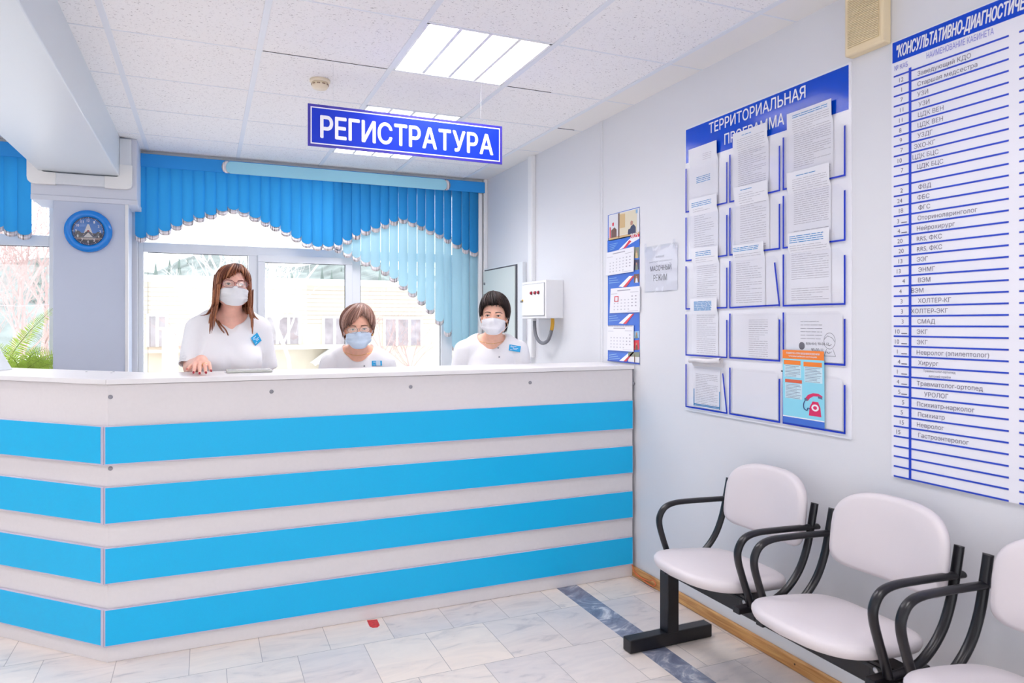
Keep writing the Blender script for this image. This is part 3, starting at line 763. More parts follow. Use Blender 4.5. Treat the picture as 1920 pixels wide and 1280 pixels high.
s = MB(); s.prism(base, v * .14); make('stand', s, mat('stand_white', (214, 220, 226), .3, .5), t, bevel=.002)
s = MB(); e1 = base[1] - (base[1] - base[2]) * .06; e2 = base[2] + (base[1] - base[2]) * .1
nrm = np.cross(v, base[2] - base[1]); nrm /= np.linalg.norm(nrm); nrm = nrm if nrm @ u > 0 else -nrm
c3 = -v * .0012
f1, f2 = o_ + u * .055 + np.array([0, 0, .004]), o_ + u * .085 + np.array([0, 0, .075])
s.poly([f1 + c3, o_ + u * .160 + np.array([0, 0, .004]) + c3, o_ + u * .105 + np.array([0, 0, .10]) + c3, f2 + c3], 1)
s.poly([f1 + u * .012 + c3 * 2, o_ + u * .155 + np.array([0, 0, .004]) + c3 * 2, o_ + u * .115 + np.array([0, 0, .06]) + c3 * 2, f2 - np.array([0, 0, .03]) + u * .006 + c3 * 2], 0)
make('leaflet', s, [mat('leaflet_dark', (78, 92, 104), .4), mat('leaflet_teal', (132, 190, 200), .4)], t)

# ---- fern behind the counter
fx, fy = at(40, 690, 1, 5.66)[[0, 1]]
t = thing('potted_fern', 'light green fern on the sill behind the counter left of the column', 'plant', (fx, fy, SILL))
s = MB(); s.lathe([(.075, .004), (.10, .15), (.108, .152), (.108, .17), (.096, .17), (.09, .15), (.02, .148)], (fx, fy, SILL), n=32); make('pot', s, mat('pot_clay', (188, 120, 88), .7), t)
M_FERN = mat('fern_leaf', (190, 216, 104), .5, .3, trans=.45, noise=(30, .25)); M_STEM = mat('fern_stem', (120, 140, 60), .6)
def frond(pts, wmax, n):
    P_ = smooth_path(pts, 8); P_ = np.array(P_); L = np.r_[0, np.cumsum(np.linalg.norm(np.diff(P_, axis=0), axis=1))]
    s = MB(); s.tube(P_, np.linspace(.003, .0008, len(P_)), 5, 1)
    view = np.array([.2, -1, .15])
    for k in range(n):
        f_ = (k + .5) / n; d_ = f_ * L[-1]; i = min(np.searchsorted(L, d_), len(P_) - 1); i = max(i, 1)
        T = P_[i] - P_[i - 1]; T /= np.linalg.norm(T); c_ = P_[i - 1] + T * (d_ - L[i - 1])
        sd = np.cross(T, view); sd /= np.linalg.norm(sd); w_ = wmax * (math.sin(math.pi * min(1, f_ * .85 + .12)) ** .7) * random.uniform(.85, 1.1)
        for g_ in (-1, 1):
            dr_ = sd * g_ + T * .35 + view * random.uniform(-.25, .35) + np.array([0, 0, random.uniform(-.2, .1)]); dr_ /= np.linalg.norm(dr_)
            nn = np.cross(dr_, view); nn /= np.linalg.norm(nn); hw = w_ * .055
            mid = c_ + dr_ * w_ * .5 + np.array([0, 0, -.06 * w_])
            s.add([c_ + nn * hw * .8, mid + nn * hw, c_ + dr_ * w_ + np.array([0, 0, -.15 * w_]), mid - nn * hw, c_ - nn * hw * .8], [(0, 1, 3, 4), (1, 2, 3)], 0, True)
    return make('frond', s, [M_FERN, M_STEM], t)
tip = at(99, 578, 1, 5.62); m1 = at(52, 625, 1, 5.62); m2 = at(20, 668, 1, 5.63); b0 = np.array([fx, fy, SILL + .15])
frond([b0, at(18, 695, 1, 5.64), m2, m1, at(78, 598, 1, 5.62), tip], .070, 66)
for (a_, b_, w_) in (((60, 665), (88, 652), .06), ((70, 672), (118, 660), .06), ((48, 680), (70, 648), .055), ((84, 680), (128, 684), .06), ((28, 676), (-12, 640), .06), ((20, 690), (-30, 684), .06), ((62, 684), (105, 690), .06), ((52, 690), (84, 668), .055), ((70, 690), (97, 676), .06), ((58, 676), (92, 684), .06), ((64, 692), (112, 678), .06), ((40, 684), (78, 690), .06), ((76, 676), (108, 668), .06)):
    yy = 5.62 + random.uniform(-.08, .06)
    m_ = at(*a_, 1, yy); e_ = at(*b_, 1, yy - .03)
    frond([b0, (b0 + m_) / 2 + np.array([0, 0, .03]), m_, e_], w_ * 1.15, 36)
for k in range(10):
    an = random.uniform(0, 6.28); r_ = random.uniform(.12, .2); z_ = random.uniform(.22, .34)
    frond([b0, b0 + np.array([r_ * .4 * math.cos(an), r_ * .3 * math.sin(an), z_ - .12]), b0 + np.array([r_ * math.cos(an), min(.14, r_ * .6 * math.sin(an)), z_ - .13])], .05, 20)

# ---- scraps on the floor
q = at(701, 1168, 2, 0)
pts = [at(*p_, 2, 0) for p_ in ((688, 1163), (707, 1161), (712, 1172), (708, 1176), (699, 1177), (693, 1174))]
s = MB(); s.prism([(p_[0], p_[1], .0004) for p_ in pts], (0, 0, .0008)); tag(make('tape_scrap', s, mat('tape_red', (196, 32, 42), .45, noise=(90, .3))), 'small scrap of red tape stuck on the floor at the counter foot', 'tape')
pa = [W(1192, 1056), W(1198, 1072), W(1206, 1080), (3.30, .032), (3.262, .048), (3.235, .034), (3.262, .014), (3.31, .012), (3.37, .020), (3.45, .035)]
pts = smooth_path([(XW - .026 - .002 * (k % 2), y_, z_) for k, (y_, z_) in enumerate(pa)], 6)
s = MB(); s.tube(pts, .0028, 8); tag(make('orange_cable', s, mat('cable_orange', (214, 112, 66), .5)), 'looped orange cable lying on the wooden baseboard by the counter end', 'cable')

# ---- linked waiting seats
M_VINYL = mat('pale_vinyl', (215, 208, 212), .42, .4, bump=(420, .07)); M_BLK = mat('black_steel', (20, 19, 25), .32, .4, noise=(40, .15))
t = thing('waiting_bench', 'row of linked pale vinyl seats with black steel arms along the right wall', 'bench', (1.94, 1.9, 0))
BX = 1.94
s = MB(); s.box(BX - .03, BX + .03, .70, 2.71, .322, .382); make('beam', s, M_BLK, t, bevel=.004)
for yy in (2.68, .74):
    s = MB(); s.box(BX - .03, BX + .03, yy - .032, yy + .032, .055, .325); lg = make('leg', s, M_BLK, t, bevel=.004)
    s = MB(); s.box(1.712, 2.158, yy - .03, yy + .03, .001, .06); make('foot', s, M_BLK, lg, bevel=.005)
for k, yc in enumerate((2.305, 1.73, 1.15)):
    # seat cushion: rounded slab, front edge bowed outward
    n = 40; top = []; rings = []
    for (f_, dz) in ((.90, 0.0), (.975, .008), (1.0, .022), (1.0, .034), (.975, .043), (.92, .0485), (.6, .0505), (.2, .051)):
        ring = []
        for j in range(n):
            a = 2 * math.pi * j / n; ca, sa = math.cos(a), math.sin(a); e_ = 2 / 4.2
            u_ = math.copysign(abs(ca) ** e_, ca); v_ = math.copysign(abs(sa) ** e_, sa)
            xx = u_ * .20; yy = v_ * .228 * (1 - .05 * (u_ > 0) * abs(u_))
            if u_ < 0: xx -= .045 * (1 - v_ * v_) * abs(u_) ** 2
            ring.append((1.915 + xx * f_, yc + yy * f_, .434 + dz - .018 * (xx / .2) * f_))
        rings.append(ring)
    s = MB(); s.grid(rings, closed_u=True); o0 = len(s.v)
    s.f += [tuple(range(n))[::-1], tuple(len(s.v) - n + j for j in range(n))]; s.mi += [0, 0]; s.sm += [True, True]
    make('seat', s, M_VINYL, t)
    # backrest: wide pad bowed round the sitter, big top corners
    rings = []
    n = 44
    def bpt(a, f_, thick):
        ca, sa = math.cos(a), math.sin(a); e_ = 2 / 3.1 if sa > 0 else 2 / 6.0
        u_ = math.copysign(abs(ca) ** e_, ca); v_ = math.copysign(abs(sa) ** e_, sa)
        u_ *= (1.0 - .07 * max(0, v_) ** 2); yy = u_ * .222 * f_; zz = .718 + v_ * .139 * f_
        xx = 2.122 + (zz - .6) * .14 + .040 * (1 - (yy / .222) ** 2) * 1.0 - .02
        return (xx - thick, yc - .026 + yy, zz)
    for f_, th in ((.3, -.02), (.88, -.02), (.97, -.014), (1.0, -.004), (1.0, .008), (.97, .018), (.88, .0245), (.6, .026), (.25, .026)):
        rings.append([bpt(2 * math.pi * j / n, f_, th) for j in range(n)])
    s = MB(); s.grid(rings, closed_u=True)
    s.f += [tuple(range(n))[::-1], tuple(len(s.v) - n + j for j in range(n))]; s.mi += [0, 0]; s.sm += [True, True]
    make('backrest', s, M_VINYL, t)
    for yy in (yc + .245, yc - .245):
        fl = ((0, 1, 0), 1.45)
        up = smooth_path([(2.172, yy, .756), (2.155, yy, .68), (2.13, yy, .585), (2.09, yy, .505), (2.03, yy, .445), (1.96, yy, .412), (1.86, yy, .405)], 8)
        s = MB(); s.tube(up, .0115, 12, flat=fl); make('back_upright', s, M_BLK, t)
        ar = smooth_path([(2.185, yy, .664), (2.12, yy, .667), (1.98, yy, .673), (1.88, yy, .674), (1.825, yy, .660), (1.797, yy, .625), (1.795, yy, .585), (1.815, yy, .52), (1.845, yy, .44), (1.856, yy, .405)], 8)
        s = MB(); s.tube(ar, .0115, 12, flat=fl); make('armrest', s, M_BLK, t)
    s = MB(); s.box(1.80, 2.04, yc - .245, yc - .21, .381, .404); s.box(1.80, 2.04, yc + .21, yc + .245, .381, .404); s.box(BX - .05, BX + .05, yc - .235, yc + .235, .386, .400); make('seat_frame', s, M_BLK, t, bevel=.003)
for yy in (2.055, 1.475, .9):
    s = MB(); s.box(BX - .046, BX - .030, yy + .03, yy + .11, .335, .412); br_ = make('bracket', s, M_BLK, t, bevel=.003)
    for zz in (.355, .387):
        s = MB(); s.lathe([(.0095, 0), (.0085, .004), (.003, .005)], (BX - .046, yy + .082, zz), 'x', n=14); make('bolt', s, mat('bolt_zinc', (196, 198, 202), .35, metal=.6), br_)
# ================================================================== BOARDS AND PAPERS ON THE RIGHT WALL
def wrect(mb, ya, yb, z0, z1, off, m=0):
    x = XW - off; mb.poly([(x, ya, z0), (x, yb, z0), (x, yb, z1), (x, ya, z1)], m)
def wquad(mb, pix, off, m=0):
    mb.poly([at(px, py, 0, XW - off) for px, py in pix], m)
UW, VW = (0, -1, 0), (0, 0, 1)
M_BOARD = mat('board_white', (236, 236, 242), .12, .5); M_BBLUE = mat('board_blue', (6, 68, 190), .12, .22); M_LINE = mat('line_blue', (18, 46, 176), .3, .4)
M_INK = mat('ink_grey', (166, 162, 172), .6); M_INKD = mat('ink_dark', (110, 108, 118), .6); M_INKB = mat('ink_blue', (34, 132, 194), .6)
M_PAPER = mat('paper_white', (234, 234, 240), .55, .3); M_POCKET = clear('pocket_plastic', (253, 253, 254), .03, .08)

# ---- notice board
(nyL, nzT), (nyR, nzB) = W(1287, 241), W(1598, 821); nzB = 1.008; nzT = 2.456
hdr = W(1595, 205)[1]
t = thing('notice_board', 'large white notice board with a blue header and clear pockets of printed sheets', 'notice board', (XW - .004, (nyL + nyR) / 2, nzB))
s = MB(); s.box(XW - .007, XW, nyR, nyL, nzB, nzT); make('backing_panel', s, M_BOARD, t)
s = MB(); wrect(s, nyL - .006, nyR + .010, hdr, nzT - .008, .0076); make('header', s, M_BBLUE, t)
s = MB()
a, b = W(1333, 252), W(1515, 190); c_ = W(1333, 232); 
zb_ = W(1333, 251)[1]; hh = .052
text_fit(s, 'ТЕРРИТОРИАЛЬНАЯ', (XW - .0084, W(1332, 240)[0], zb_), UW, VW, W(1332, 240)[0] - W(1513, 180)[0], hh, bold=.015)
make('lettering', s, M_PRINT, t); s = MB()
text_fit(s, 'ПРОГРАММА', (XW - .0084, W(1361, 250)[0], W(1361, 272)[1]), UW, VW, W(1361, 250)[0] - W(1473, 230)[0], hh, bold=.015)
make('lettering', s, M_PRINT, t)
cols = [(W(1290.5, 400)[0], W(1367, 400)[0]), (W(1373, 400)[0], W(1466, 400)[0]), (W(1473.5, 400)[0], W(1588.5, 400)[0])]
rows = [(W(1290, b_)[1], W(1290, a_)[1]) for a_, b_ in ((317, 398), (408, 489), (499, 579), (589, 665), (682, 761))]
def bar(mb, p, q, w_, off=.0140):
    p, q = np.array([XW - off, p[0], p[1]]), np.array([XW - off, q[0], q[1]]); d = q - p; L = np.linalg.norm(d); d /= L
    n = np.cross(d, (1, 0, 0)); mb.obox((p + q) / 2, (1, 0, 0), d, n, .0018, L + w_, w_)
for ci, (ya, yb) in enumerate(cols):
    for ri, (z0, z1) in enumerate(rows):
        s = MB(); yc0 = .045
        s.poly([(XW - .0122, ya, z0), (XW - .0122, yb, z0), (XW - .0122, yb, z1 - .03), (XW - .0122, yb + .03, z1), (XW - .0122, ya, z1)])
        pk = make('pocket', s, M_POCKET, t)
        s = MB(); skew = (ci, ri) in ((1, 2), (0, 4))
        bar(s, (ya, z0), (ya, z1 - .004), .007, .0143); bar(s, (ya, z0 + (.0 if not skew else -.001)), (yb, z0 + (.004 if (ci, ri) == (1, 2) else 0)), .007)
        bar(s, (yb, z0 + .002), (yb + (.028 if skew else 0), z1 - .034), .007, .0137)
        make('pocket_edging', s, M_LINE, pk)

def text_lines(mb, f, y0, y1, zs, m, h=.0017, ragged=.12, words=True, seed=0):
    """rows of small print as broken dashes; f(y, z) gives the distance from the wall"""
    R_ = random.Random(seed)
    for z in zs:
        y = y0; ye = y1 + (y0 - y1) * R_.choice([0, 0, 0, 0, ragged, ragged * 3])
        while y > ye + .004:
            L = R_.uniform(.012, .045); yn = max(ye, y - L)
            mb.poly([(XW - f(y, z), y, z - h / 2), (XW - f(yn, z), yn, z - h / 2), (XW - f(yn, z), yn, z + h / 2), (XW - f(y, z), y, z + h / 2)], m)
            y = yn - R_.uniform(.002, .005)
SHEET_N = [0]
def sheet(label, yl, yr, z0, z1, zpocket, content, lean=.0205, tilt=0.0, extra=None):
    """a sheet standing in a pocket, its upper end leaning out over the pocket above"""
    SHEET_N[0] += 1
    def off(y, z):
        k = min(1, max(0, (z - zpocket - .001) / .018)); k = k * k * (3 - 2 * k)
        kk = max(0, (z - zpocket) / max(.03, z1 - zpocket)) if z1 > zpocket else 0
        return .0100 + k * (lean - .0100) * min(1, .88 + .12 * kk) + .0012 * math.sin((y - yl) * 16) * k
    N_, M_ = 10, 14; s = MB(); G = []
    for i in range(M_ + 1):
        z = z0 + (z1 - z0) * i / M_; G.append([(XW - off(yl + (yr - yl) * j / N_, z), yl + (yr - yl) * j / N_ + tilt * (z - z0), z + 0 * j) for j in range(N_ + 1)])
    s.grid(G)
    o = make('printed_sheet', s, M_PAPER)
    f = lambda y, z: off(y, z) + .0006
    for c_ in content:
        p = MB(); kind, ya, yb, za, zb, st, m = c_
        zs = np.arange(z1 - za, z1 - zb, -st)
        zs = zs[zs > z0 + .006]
        text_lines(p, f, yl - ya, yr + yb, zs, m, h=.0030 if m == 1 else .0016, seed=SHEET_N[0] * 7 + int(za * 1000), ragged=.15 if m != 1 else .0)
        make('heading' if m == 1 else 'print', p, [M_INK, M_INKB, M_INKD], o)
    if extra:
        p = MB(); extra(p, f, yl, yr, z0, z1); make('drawing', p, [M_INK, M_INKB, M_INKD], o)
    tag(o, label, 'paper sheet', 'printed sheets on the notice board'); return o
def sh(ci, ri, label, TL, TR, content, **k):
    yl, za = W(*TL); yr, zb = W(*TR); z1 = (za + zb) / 2
    return sheet(label, yl, yr, rows[ri][0] + .006, z1, rows[ri][1], content, **k)
T = 'text'
sh(0, 0, 'topmost sheet of the left column, nearly blank with two short blocks of text', (1297, 282), (1350, 263), [(T, .11, .04, .045, .075, .009, 0), (T, .05, .06, .150, .185, .009, 1)])
sh(0, 1, 'second sheet down in the left column, three blue heading lines at its top edge', (1298, 376), (1350, 362), [(T, .02, .04, .022, .045, .009, 1), (T, .03, .03, .055, .27, .011, 0)])
sh(0, 2, 'third sheet down in the left column, dense text under short blue lines', (1303, 468), (1352, 459), [(T, .03, .05, .02, .042, .009, 1), (T, .03, .02, .05, .27, .010, 0)])
sh(0, 3, 'fourth sheet down in the left column, thick blue text block at its top', (1300, 562), (1350, 555), [(T, .03, .04, .018, .062, .0052, 1), (T, .04, .02, .085, .28, .0098, 0)])
def blue_foot(p, f, yl, yr, z0, z1):
    for k in range(9):
        z = z0 + .006 + .006 * k
        p.poly([(XW - f(0, z), yl - .004, z), (XW - f(0, z), yr + .004, z), (XW - f(0, z), yr + .004, z + .004), (XW - f(0, z), yl - .004, z + .004)], 1) if k < 2 else None
    for ye in (yl - .003, yr + .009): p.poly([(XW - f(0, z0 + .03), ye, z0 + .004), (XW - f(0, z0 + .03), ye - .006, z0 + .004), (XW - f(0, z0 + .03), ye - .006, z0 + .09), (XW - f(0, z0 + .03), ye, z0 + .09)], 1)
sh(0, 4, 'lowest sheet of the left column, with a blue edged foot below the rolled paper', (1303, 692), (1354, 690), [(T, .02, .02, .03, .25, .0085, 0)], extra=blue_foot)
# rolled paper lying on the edge of that pocket
a, b = at(1293, 676, 0, XW - .03), at(1352, 677, 0, XW - .03)
s = MB(); s.tube([a + (b - a) * k / 8 + np.array([0, 0, .003 * math.sin(k)]) for k in range(9)], [.010, .011, .011, .012, .012, .012, .013, .013, .013], 14, caps=False)
s.tube([a + (b - a) * k / 8 for k in range(9)], [.006] * 9, 10, caps=False)
q = b + np.array([.004, 0, -.002]); s.prism([a + np.array([.012, 0, -.004]), b + np.array([.012, .0, -.004]), b + np.array([.014, 0, -.03]), a + np.array([.014, -.01, -.026])], (-.0006, 0, 0))
tag(make('rolled_paper', s, mat('paper_rolled', (226, 222, 224), .55, .3), solid=.0008), 'curled paper strip resting on the lower left pocket of the notice board', 'paper')
sh(1, 0, 'sheet at the top of the middle column covering letters of the blue header', (1380, 250), (1445, 232), [(T, .06, .10, .020, .026, .009, 1), (T, .028, .018, .036, .285, .0092, 0)])
sh(1, 1, 'second sheet down in the middle column, text lines reaching its very edge', (1383, 352), (1446, 338), [(T, .04, .10, .018, .024, .009, 1), (T, .03, .02, .035, .29, .0105, 0)])
sh(1, 2, 'third sheet down in the middle column, two strong blue lines at its top', (1380, 461), (1438, 452), [(T, .004, .03, .014, .036, .0075, 1), (T, .012, .02, .046, .28, .0100, 0)])
def land(ci, ri): return cols[ci][0] - .012, cols[ci][1] + .012, rows[ri][0] + .006, rows[ri][1] - .012
yl, yr, z0, z1 = land(1, 3)
sheet('wide sheet in the fourth pocket of the middle column, small text block at its centre', yl, yr, z0, z1, z1 + .1, [(T, .11, .06, .02, .19, .0095, 0)])
yl, yr, z0, z1 = land(1, 4)
sheet('blank wide white sheet in the bottom pocket of the middle column', yl, yr, z0, z1, z1 + .1, [])
sh(2, 0, 'sheet at the top of the right column overlapping the plain end of the blue header', (1482, 214), (1566, 187), [(T, .03, .02, .016, .028, .0085, 1), (T, .03, .012, .038, .235, .0088, 0), (T, .03, .012, .255, .29, .0088, 0)])
sh(2, 1, 'second sheet down in the right column, single blue line above long text', (1482, 325), (1562, 306), [(T, .05, .07, .020, .026, .009, 1), (T, .03, .012, .035, .225, .0088, 0), (T, .03, .012, .25, .285, .0088, 0)])
sh(2, 2, 'third sheet down in the right column, three broad blue lines at its top', (1484, 440), (1562, 424), [(T, .008, .03, .016, .046, .0085, 1), (T, .01, .012, .056, .20, .0092, 0), (T, .01, .012, .235, .29, .0092, 0)])
yl, yr, z0, z1 = land(2, 3)
def phone_notice(p, f, yl, yr, z0, z1):
    x = XW - .0106
    zz = z0 + .062; y_ = at(1507, 650, 0, XW)[1]
    p.poly([(x, y_ + .016 * math.cos(k * .39), zz + .016 * math.sin(k * .39)) for k in range(16)], 2)
    text_fit(p, '8(86464) 90-00-12,', (x, y_ - .022, zz + .002), UW, VW, .120, .014, 2)
    text_fit(p, '90-00-11', (x, y_ - .05, zz - .022), UW, VW, .06, .014, 2)
    yb_ = at(1559, 650, 0, XW)[1]; zb_ = z0 + .085
    def ring(pts, w_=.0016):
        for i in range(len(pts) - 1):
            a_, b_ = np.array(pts[i]), np.array(pts[i + 1]); d = b_ - a_; L = np.linalg.norm(d)
            if L < 1e-6: continue
            n_ = np.array([-d[1], d[0]]) / L * w_ / 2
            p.poly([(x, *(a_ - n_)), (x, *(b_ - n_)), (x, *(b_ + n_)), (x, *(a_ + n_))], 2)
    ring([(yb_ + .028 * math.cos(k * .35), zb_ + .032 * math.sin(k * .35)) for k in range(19)])
    ring([(yb_ + .026, zb_ + .006), (yb_ + .01, zb_ + .02), (yb_ - .014, zb_ + .012), (yb_ - .026, zb_ - .004)])
    ring([(yb_ + .014, zb_ - .032), (yb_ + .026, zb_ - .06), (yb_ - .03, zb_ - .06), (yb_ - .016, zb_ - .032)])
    ring([(yb_ + .012, zb_ - .014), (yb_, zb_ - .019), (yb_ - .011, zb_ - .013)]); ring([(yb_ + .02, zb_ - .04), (yb_ + .004, zb_ - .05), (yb_ - .012, zb_ - .042)])
    for k in range(3): ring([(yb_ + .02 - .008 * k, zb_ - .05), (yb_ + .016 - .008 * k, zb_ - .042)])
sheet('wide sheet in the right column carrying telephone numbers and a line drawing', yl, yr, z0, z1, z1 + .1, [(T, .08, .10, .028, .108, .0140, 2)], extra=phone_notice)
yl, yr, z0, z1 = land(2, 4)
sheet('blank sheet behind the orange and blue leaflet in the bottom right pocket', yl, yr, z0, z1, z1 + .1, [])
# orange and blue leaflet
(ly0, lz1), (ly1, lz0) = W(1474, 656), W(1552, 797)
lz0 = rows[4][0] + .004; lz1 = W(1474, 655)[1]; LH, LWd = lz1 - lz0, ly0 - ly1
t = tag(make('leaflet', MB().add([(XW - .0165, ly0, lz0), (XW - .0165, ly1, lz0), (XW - .0195, ly1, lz1), (XW - .0195, ly0, lz1)], [(0, 1, 2, 3)]), [mat('leaflet_sky', (142, 214, 234), .35, .4)], solid=.0006),
    'orange and light blue leaflet with a red telephone in the lowest right pocket', 'leaflet')
s = MB()
def L(u0, u1, v0, v1, m, e=.0006):
    f = lambda v: XW - .0165 - .003 * v - e
    s.poly([(f(v0), ly0 - u0 * LWd, lz0 + v0 * LH), (f(v0), ly0 - u1 * LWd, lz0 + v0 * LH), (f(v1), ly0 - u1 * LWd, lz0 + v1 * LH), (f(v1), ly0 - u0 * LWd, lz0 + v1 * LH)], m)
def LP(pts, m, e=.0009): s.poly([(XW - .0165 - .003 * v - e, ly0 - u * LWd, lz0 + v * LH) for u, v in pts], m)
L(0, 1, .88, 1.0, 0); L(.03, .45, .80, .86, 0); L(.52, .95, .79, .85, 0); L(.06, .48, .555, .60, 6); L(0, 1, 0, .10, 1); L(0, 1, .085, .10, 4, .0009)
for (u0, u1, v0, v1) in ((.05, .46, .63, .79), (.06, .48, .34, .545), (.54, .96, .58, .78)):
    L(u0, u1, v0, v1, 2)
    for k in range(int((v1 - v0) / .02)): L(u0 + .02, u1 - random.choice([.02, .05, .12]), v0 + .008 + k * .02, v0 + .013 + k * .02, 5, .0012)
for (u0, u1, v) in ((.1, .9, .945), (.16, .84, .905)):
    text_fit(s, 'ПАМЯТКА ПРИ ВОЗНИКНОВЕНИИ' if v > .93 else 'ЧРЕЗВЫЧАЙНОЙ СИТУАЦИИ', (XW - .0205, ly0 - u0 * LWd, lz0 + v * LH), UW, VW, (u1 - u0) * LWd, .026 * LH, 4, bold=.02)
LP([(.64, .145), (.93, .145), (.91, .26), (.86, .335), (.73, .335), (.66, .26)], 3)
LP([(.79 + .088 * math.cos(k * .52), .255 + .046 * math.sin(k * .52)) for k in range(12)], 4, .0012); LP([(.79 + .046 * math.cos(k * .52), .255 + .024 * math.sin(k * .52)) for k in range(12)], 3, .0014)
LP([(.55, .36), (.62, .415), (.74, .445), (.87, .445), (.96, .415), (.95, .385), (.86, .408), (.75, .405), (.67, .375), (.62, .335)], 3)
LP([(.53, .35), (.60, .33), (.62, .36), (.55, .375)], 5, .0012); LP([(.85, .42), (.95, .40), (.96, .375), (.86, .385)], 5, .0012)
make('print', s, [mat('leaflet_orange', (236, 128, 42), .4), mat('leaflet_blue', (64, 106, 196), .4), mat('leaflet_panel', (206, 230, 240), .4), mat('leaflet_red', (206, 36, 92), .4), M_PRINT, mat('leaflet_ink', (96, 108, 136), .5), mat('leaflet_redbar', (214, 98, 66), .4)], t)
s = MB(); s.tube(smooth_path([(XW - .019, ly0 - u_ * LWd, lz0 + v_ * LH) for u_, v_ in ((.56, .34), (.52, .29), (.53, .23), (.60, .21), (.62, .24), (.67, .235))]), .0018, 6); make('printed_cord', s, mat('leaflet_cord', (52, 60, 120), .5), t)
# little dark push pin between the pockets
q = at(1470, 696, 0, XW - .012); s = MB(); s.tube([q + np.array([0, .014, .001]), q + np.array([0, -.004, -.001])], .0035, 8); tag(make('push_pin', s, M_GASKET), 'tiny dark pin beside the top left corner of the orange leaflet pocket', 'pin')

# ---- directory of rooms
dyL = W(1675, 500)[0]; dyR = .42; dzB, dzT = .903, 2.464
t = thing('directory_board', 'white room directory board with blue header and ruled rows at the right edge', 'directory board', (XW - .005, (dyL + dyR) / 2, dzB))
s = MB(); s.box(XW - .009, XW - .0015, dyR, dyL, dzB, dzT); make('backing_panel', s, mat('directory_white', (233, 233, 242), .3, .45), t)
hz = W(1676, 120.5)[1]
s = MB(); wrect(s, dyL - .004, dyR, hz, dzT - .004, .0096); make('header', s, mat('directory_blue', (8, 64, 186), .3, .2), t)
s = MB(); ya = W(1689, 95)[0]; wd = ya - W(1903, 18)[0]; hh = .047; zb_ = (hz + dzT) / 2 - hh / 2 - .004
w0 = text_mesh('"КОНСУЛЬТАТИВНО-ДИАГНОСТИ', .02)[2]; sq = (wd + .012) / (w0 * .058)
text_size(s, '"КОНСУЛЬТАТИВНО-ДИАГНОСТИЧЕСКОЕ ОТДЕЛЕНИЕ"', (XW - .0104, ya + .012, zb_ + .004), UW, VW, .058, bold=.02, shear=.12, squeeze=sq)
make('header_lettering', s, M_PRINT, t)
zt, zb_ = W(1679.5, 145)[1], W(1679, 891)[1]; pitch = (zt - zb_) / 40
yv = W(1710, 500)[0]; y_a, y_b = W(1679.5, 500)[0], W(1895, 500)[0]
s = MB()
for k in range(41): z = zt - k * pitch; s.box(XW - .0105, XW - .009, y_b, y_a, z - .0028, z + .0028)
s.box(XW - .0108, XW - .009, yv - .0045, yv + .0045, zb_, zt + .012)
y2a, y2v = W(1915, 500)[0], W(1915, 500)[0] - .075
for k in range(41): z = zt - k * pitch; s.box(XW - .0105, XW - .009, dyR + .1, y2a, z - .0028, z + .0028)
s.box(XW - .0108, XW - .009, y2v - .0045, y2v + .0045, zb_, zt + .012)
make('ruled_lines', s, mat('directory_line', (14, 56, 180), .4), t)
rowsT = [('12', 'Заведующий КДО'), ('1', 'Старшая медсестра'), ('7', 'УЗИ'), ('11', 'УЗИ'), ('11', 'ЦДК ВЕН'), ('8', 'ЦДК ВЕН'), ('9', 'УЗДГ'), ('7', 'ЭХО-КГ'), ('10', 'ЦДК БЦС'), ('7', 'ЦДК БЦС'), ('', ''),
 ('2', 'ФВД'), ('24', 'ФБС'), ('18', 'ФГС'), ('3', 'Оториноларинголог'), ('4', 'Нейрохирург'), ('20', 'RRS, ФКС'), ('20', 'RRS, ФКС'), ('13', 'ЭЭГ'), ('13', 'ЭНМГ'), ('4', 'ВЭМ'), ('4', 'ВЭМ'), ('3', 'ХОЛТЕР-КГ'), ('3', 'ХОЛТЕР-ЭКГ'), ('3', 'СМАД'), ('10', 'ЭКГ'), ('10', 'ЭКГ'),
 ('1', 'Невролог (эпилептолог)'), ('4', 'Хирург'), ('1', None), ('4', 'Травматолог-ортопед'), ('5', 'УРОЛОГ'), ('5', 'Психиатр-нарколог'), ('5', 'Психиатр'), ('15', 'Невролог'), ('15', 'Гастроэнтеролог')]
R_ = random.Random(3); ix = {3: .01, 8: -.012, 21: -.02, 23: -.022, 31: .03, 2: 0, 7: -.012}
small = {14, 15, 26, 27, 28, 29, 30, 31, 25}
for k, (n_, w_) in enumerate(rowsT):
    base = zt - (k + 1) * pitch + pitch * .26; s = MB()
    sz = pitch * .60
    if n_:
        yn = yv + (.030 if k in small else .020) + len(n_) * .011 + R_.uniform(-.003, .012)
        text_size(s, n_, (XW - .0098, yn, base), UW, VW, sz)
        if k in small: s.box(XW - .0100, XW - .0096, yv + .012, yv + .034, base - .001, base + .002)
    if w_ is None:
        text_size(s, 'Травматолог-ортопед', (XW - .0098, yv - .05, base + pitch * .36), UW, VW, sz * .5); text_size(s, 'детский приём', (XW - .0098, yv - .07, base - pitch * .10), UW, VW, sz * .5)
    elif w_: text_size(s, w_, (XW - .0098, yv - .024 - ix.get(k, .004) + R_.uniform(-.004, .003), base), UW, VW, sz)
    if s.v: make('row_lettering', s, mat('directory_ink', (92, 88, 110), .6), t)
s = MB()
text_fit(s, '№ КАБ', (XW - .0098, W(1681, 130)[0], zt + .020), UW, VW, .052, .018)
text_fit(s, 'НАИМЕНОВАНИЕ КАБИНЕТА', (XW - .0098, W(1741, 108)[0], zt + .022), UW, VW, W(1741, 108)[0] - W(1867, 62)[0], .021)
make('column_headings', s, mat('heading_violet', (112, 116, 204), .6), t)

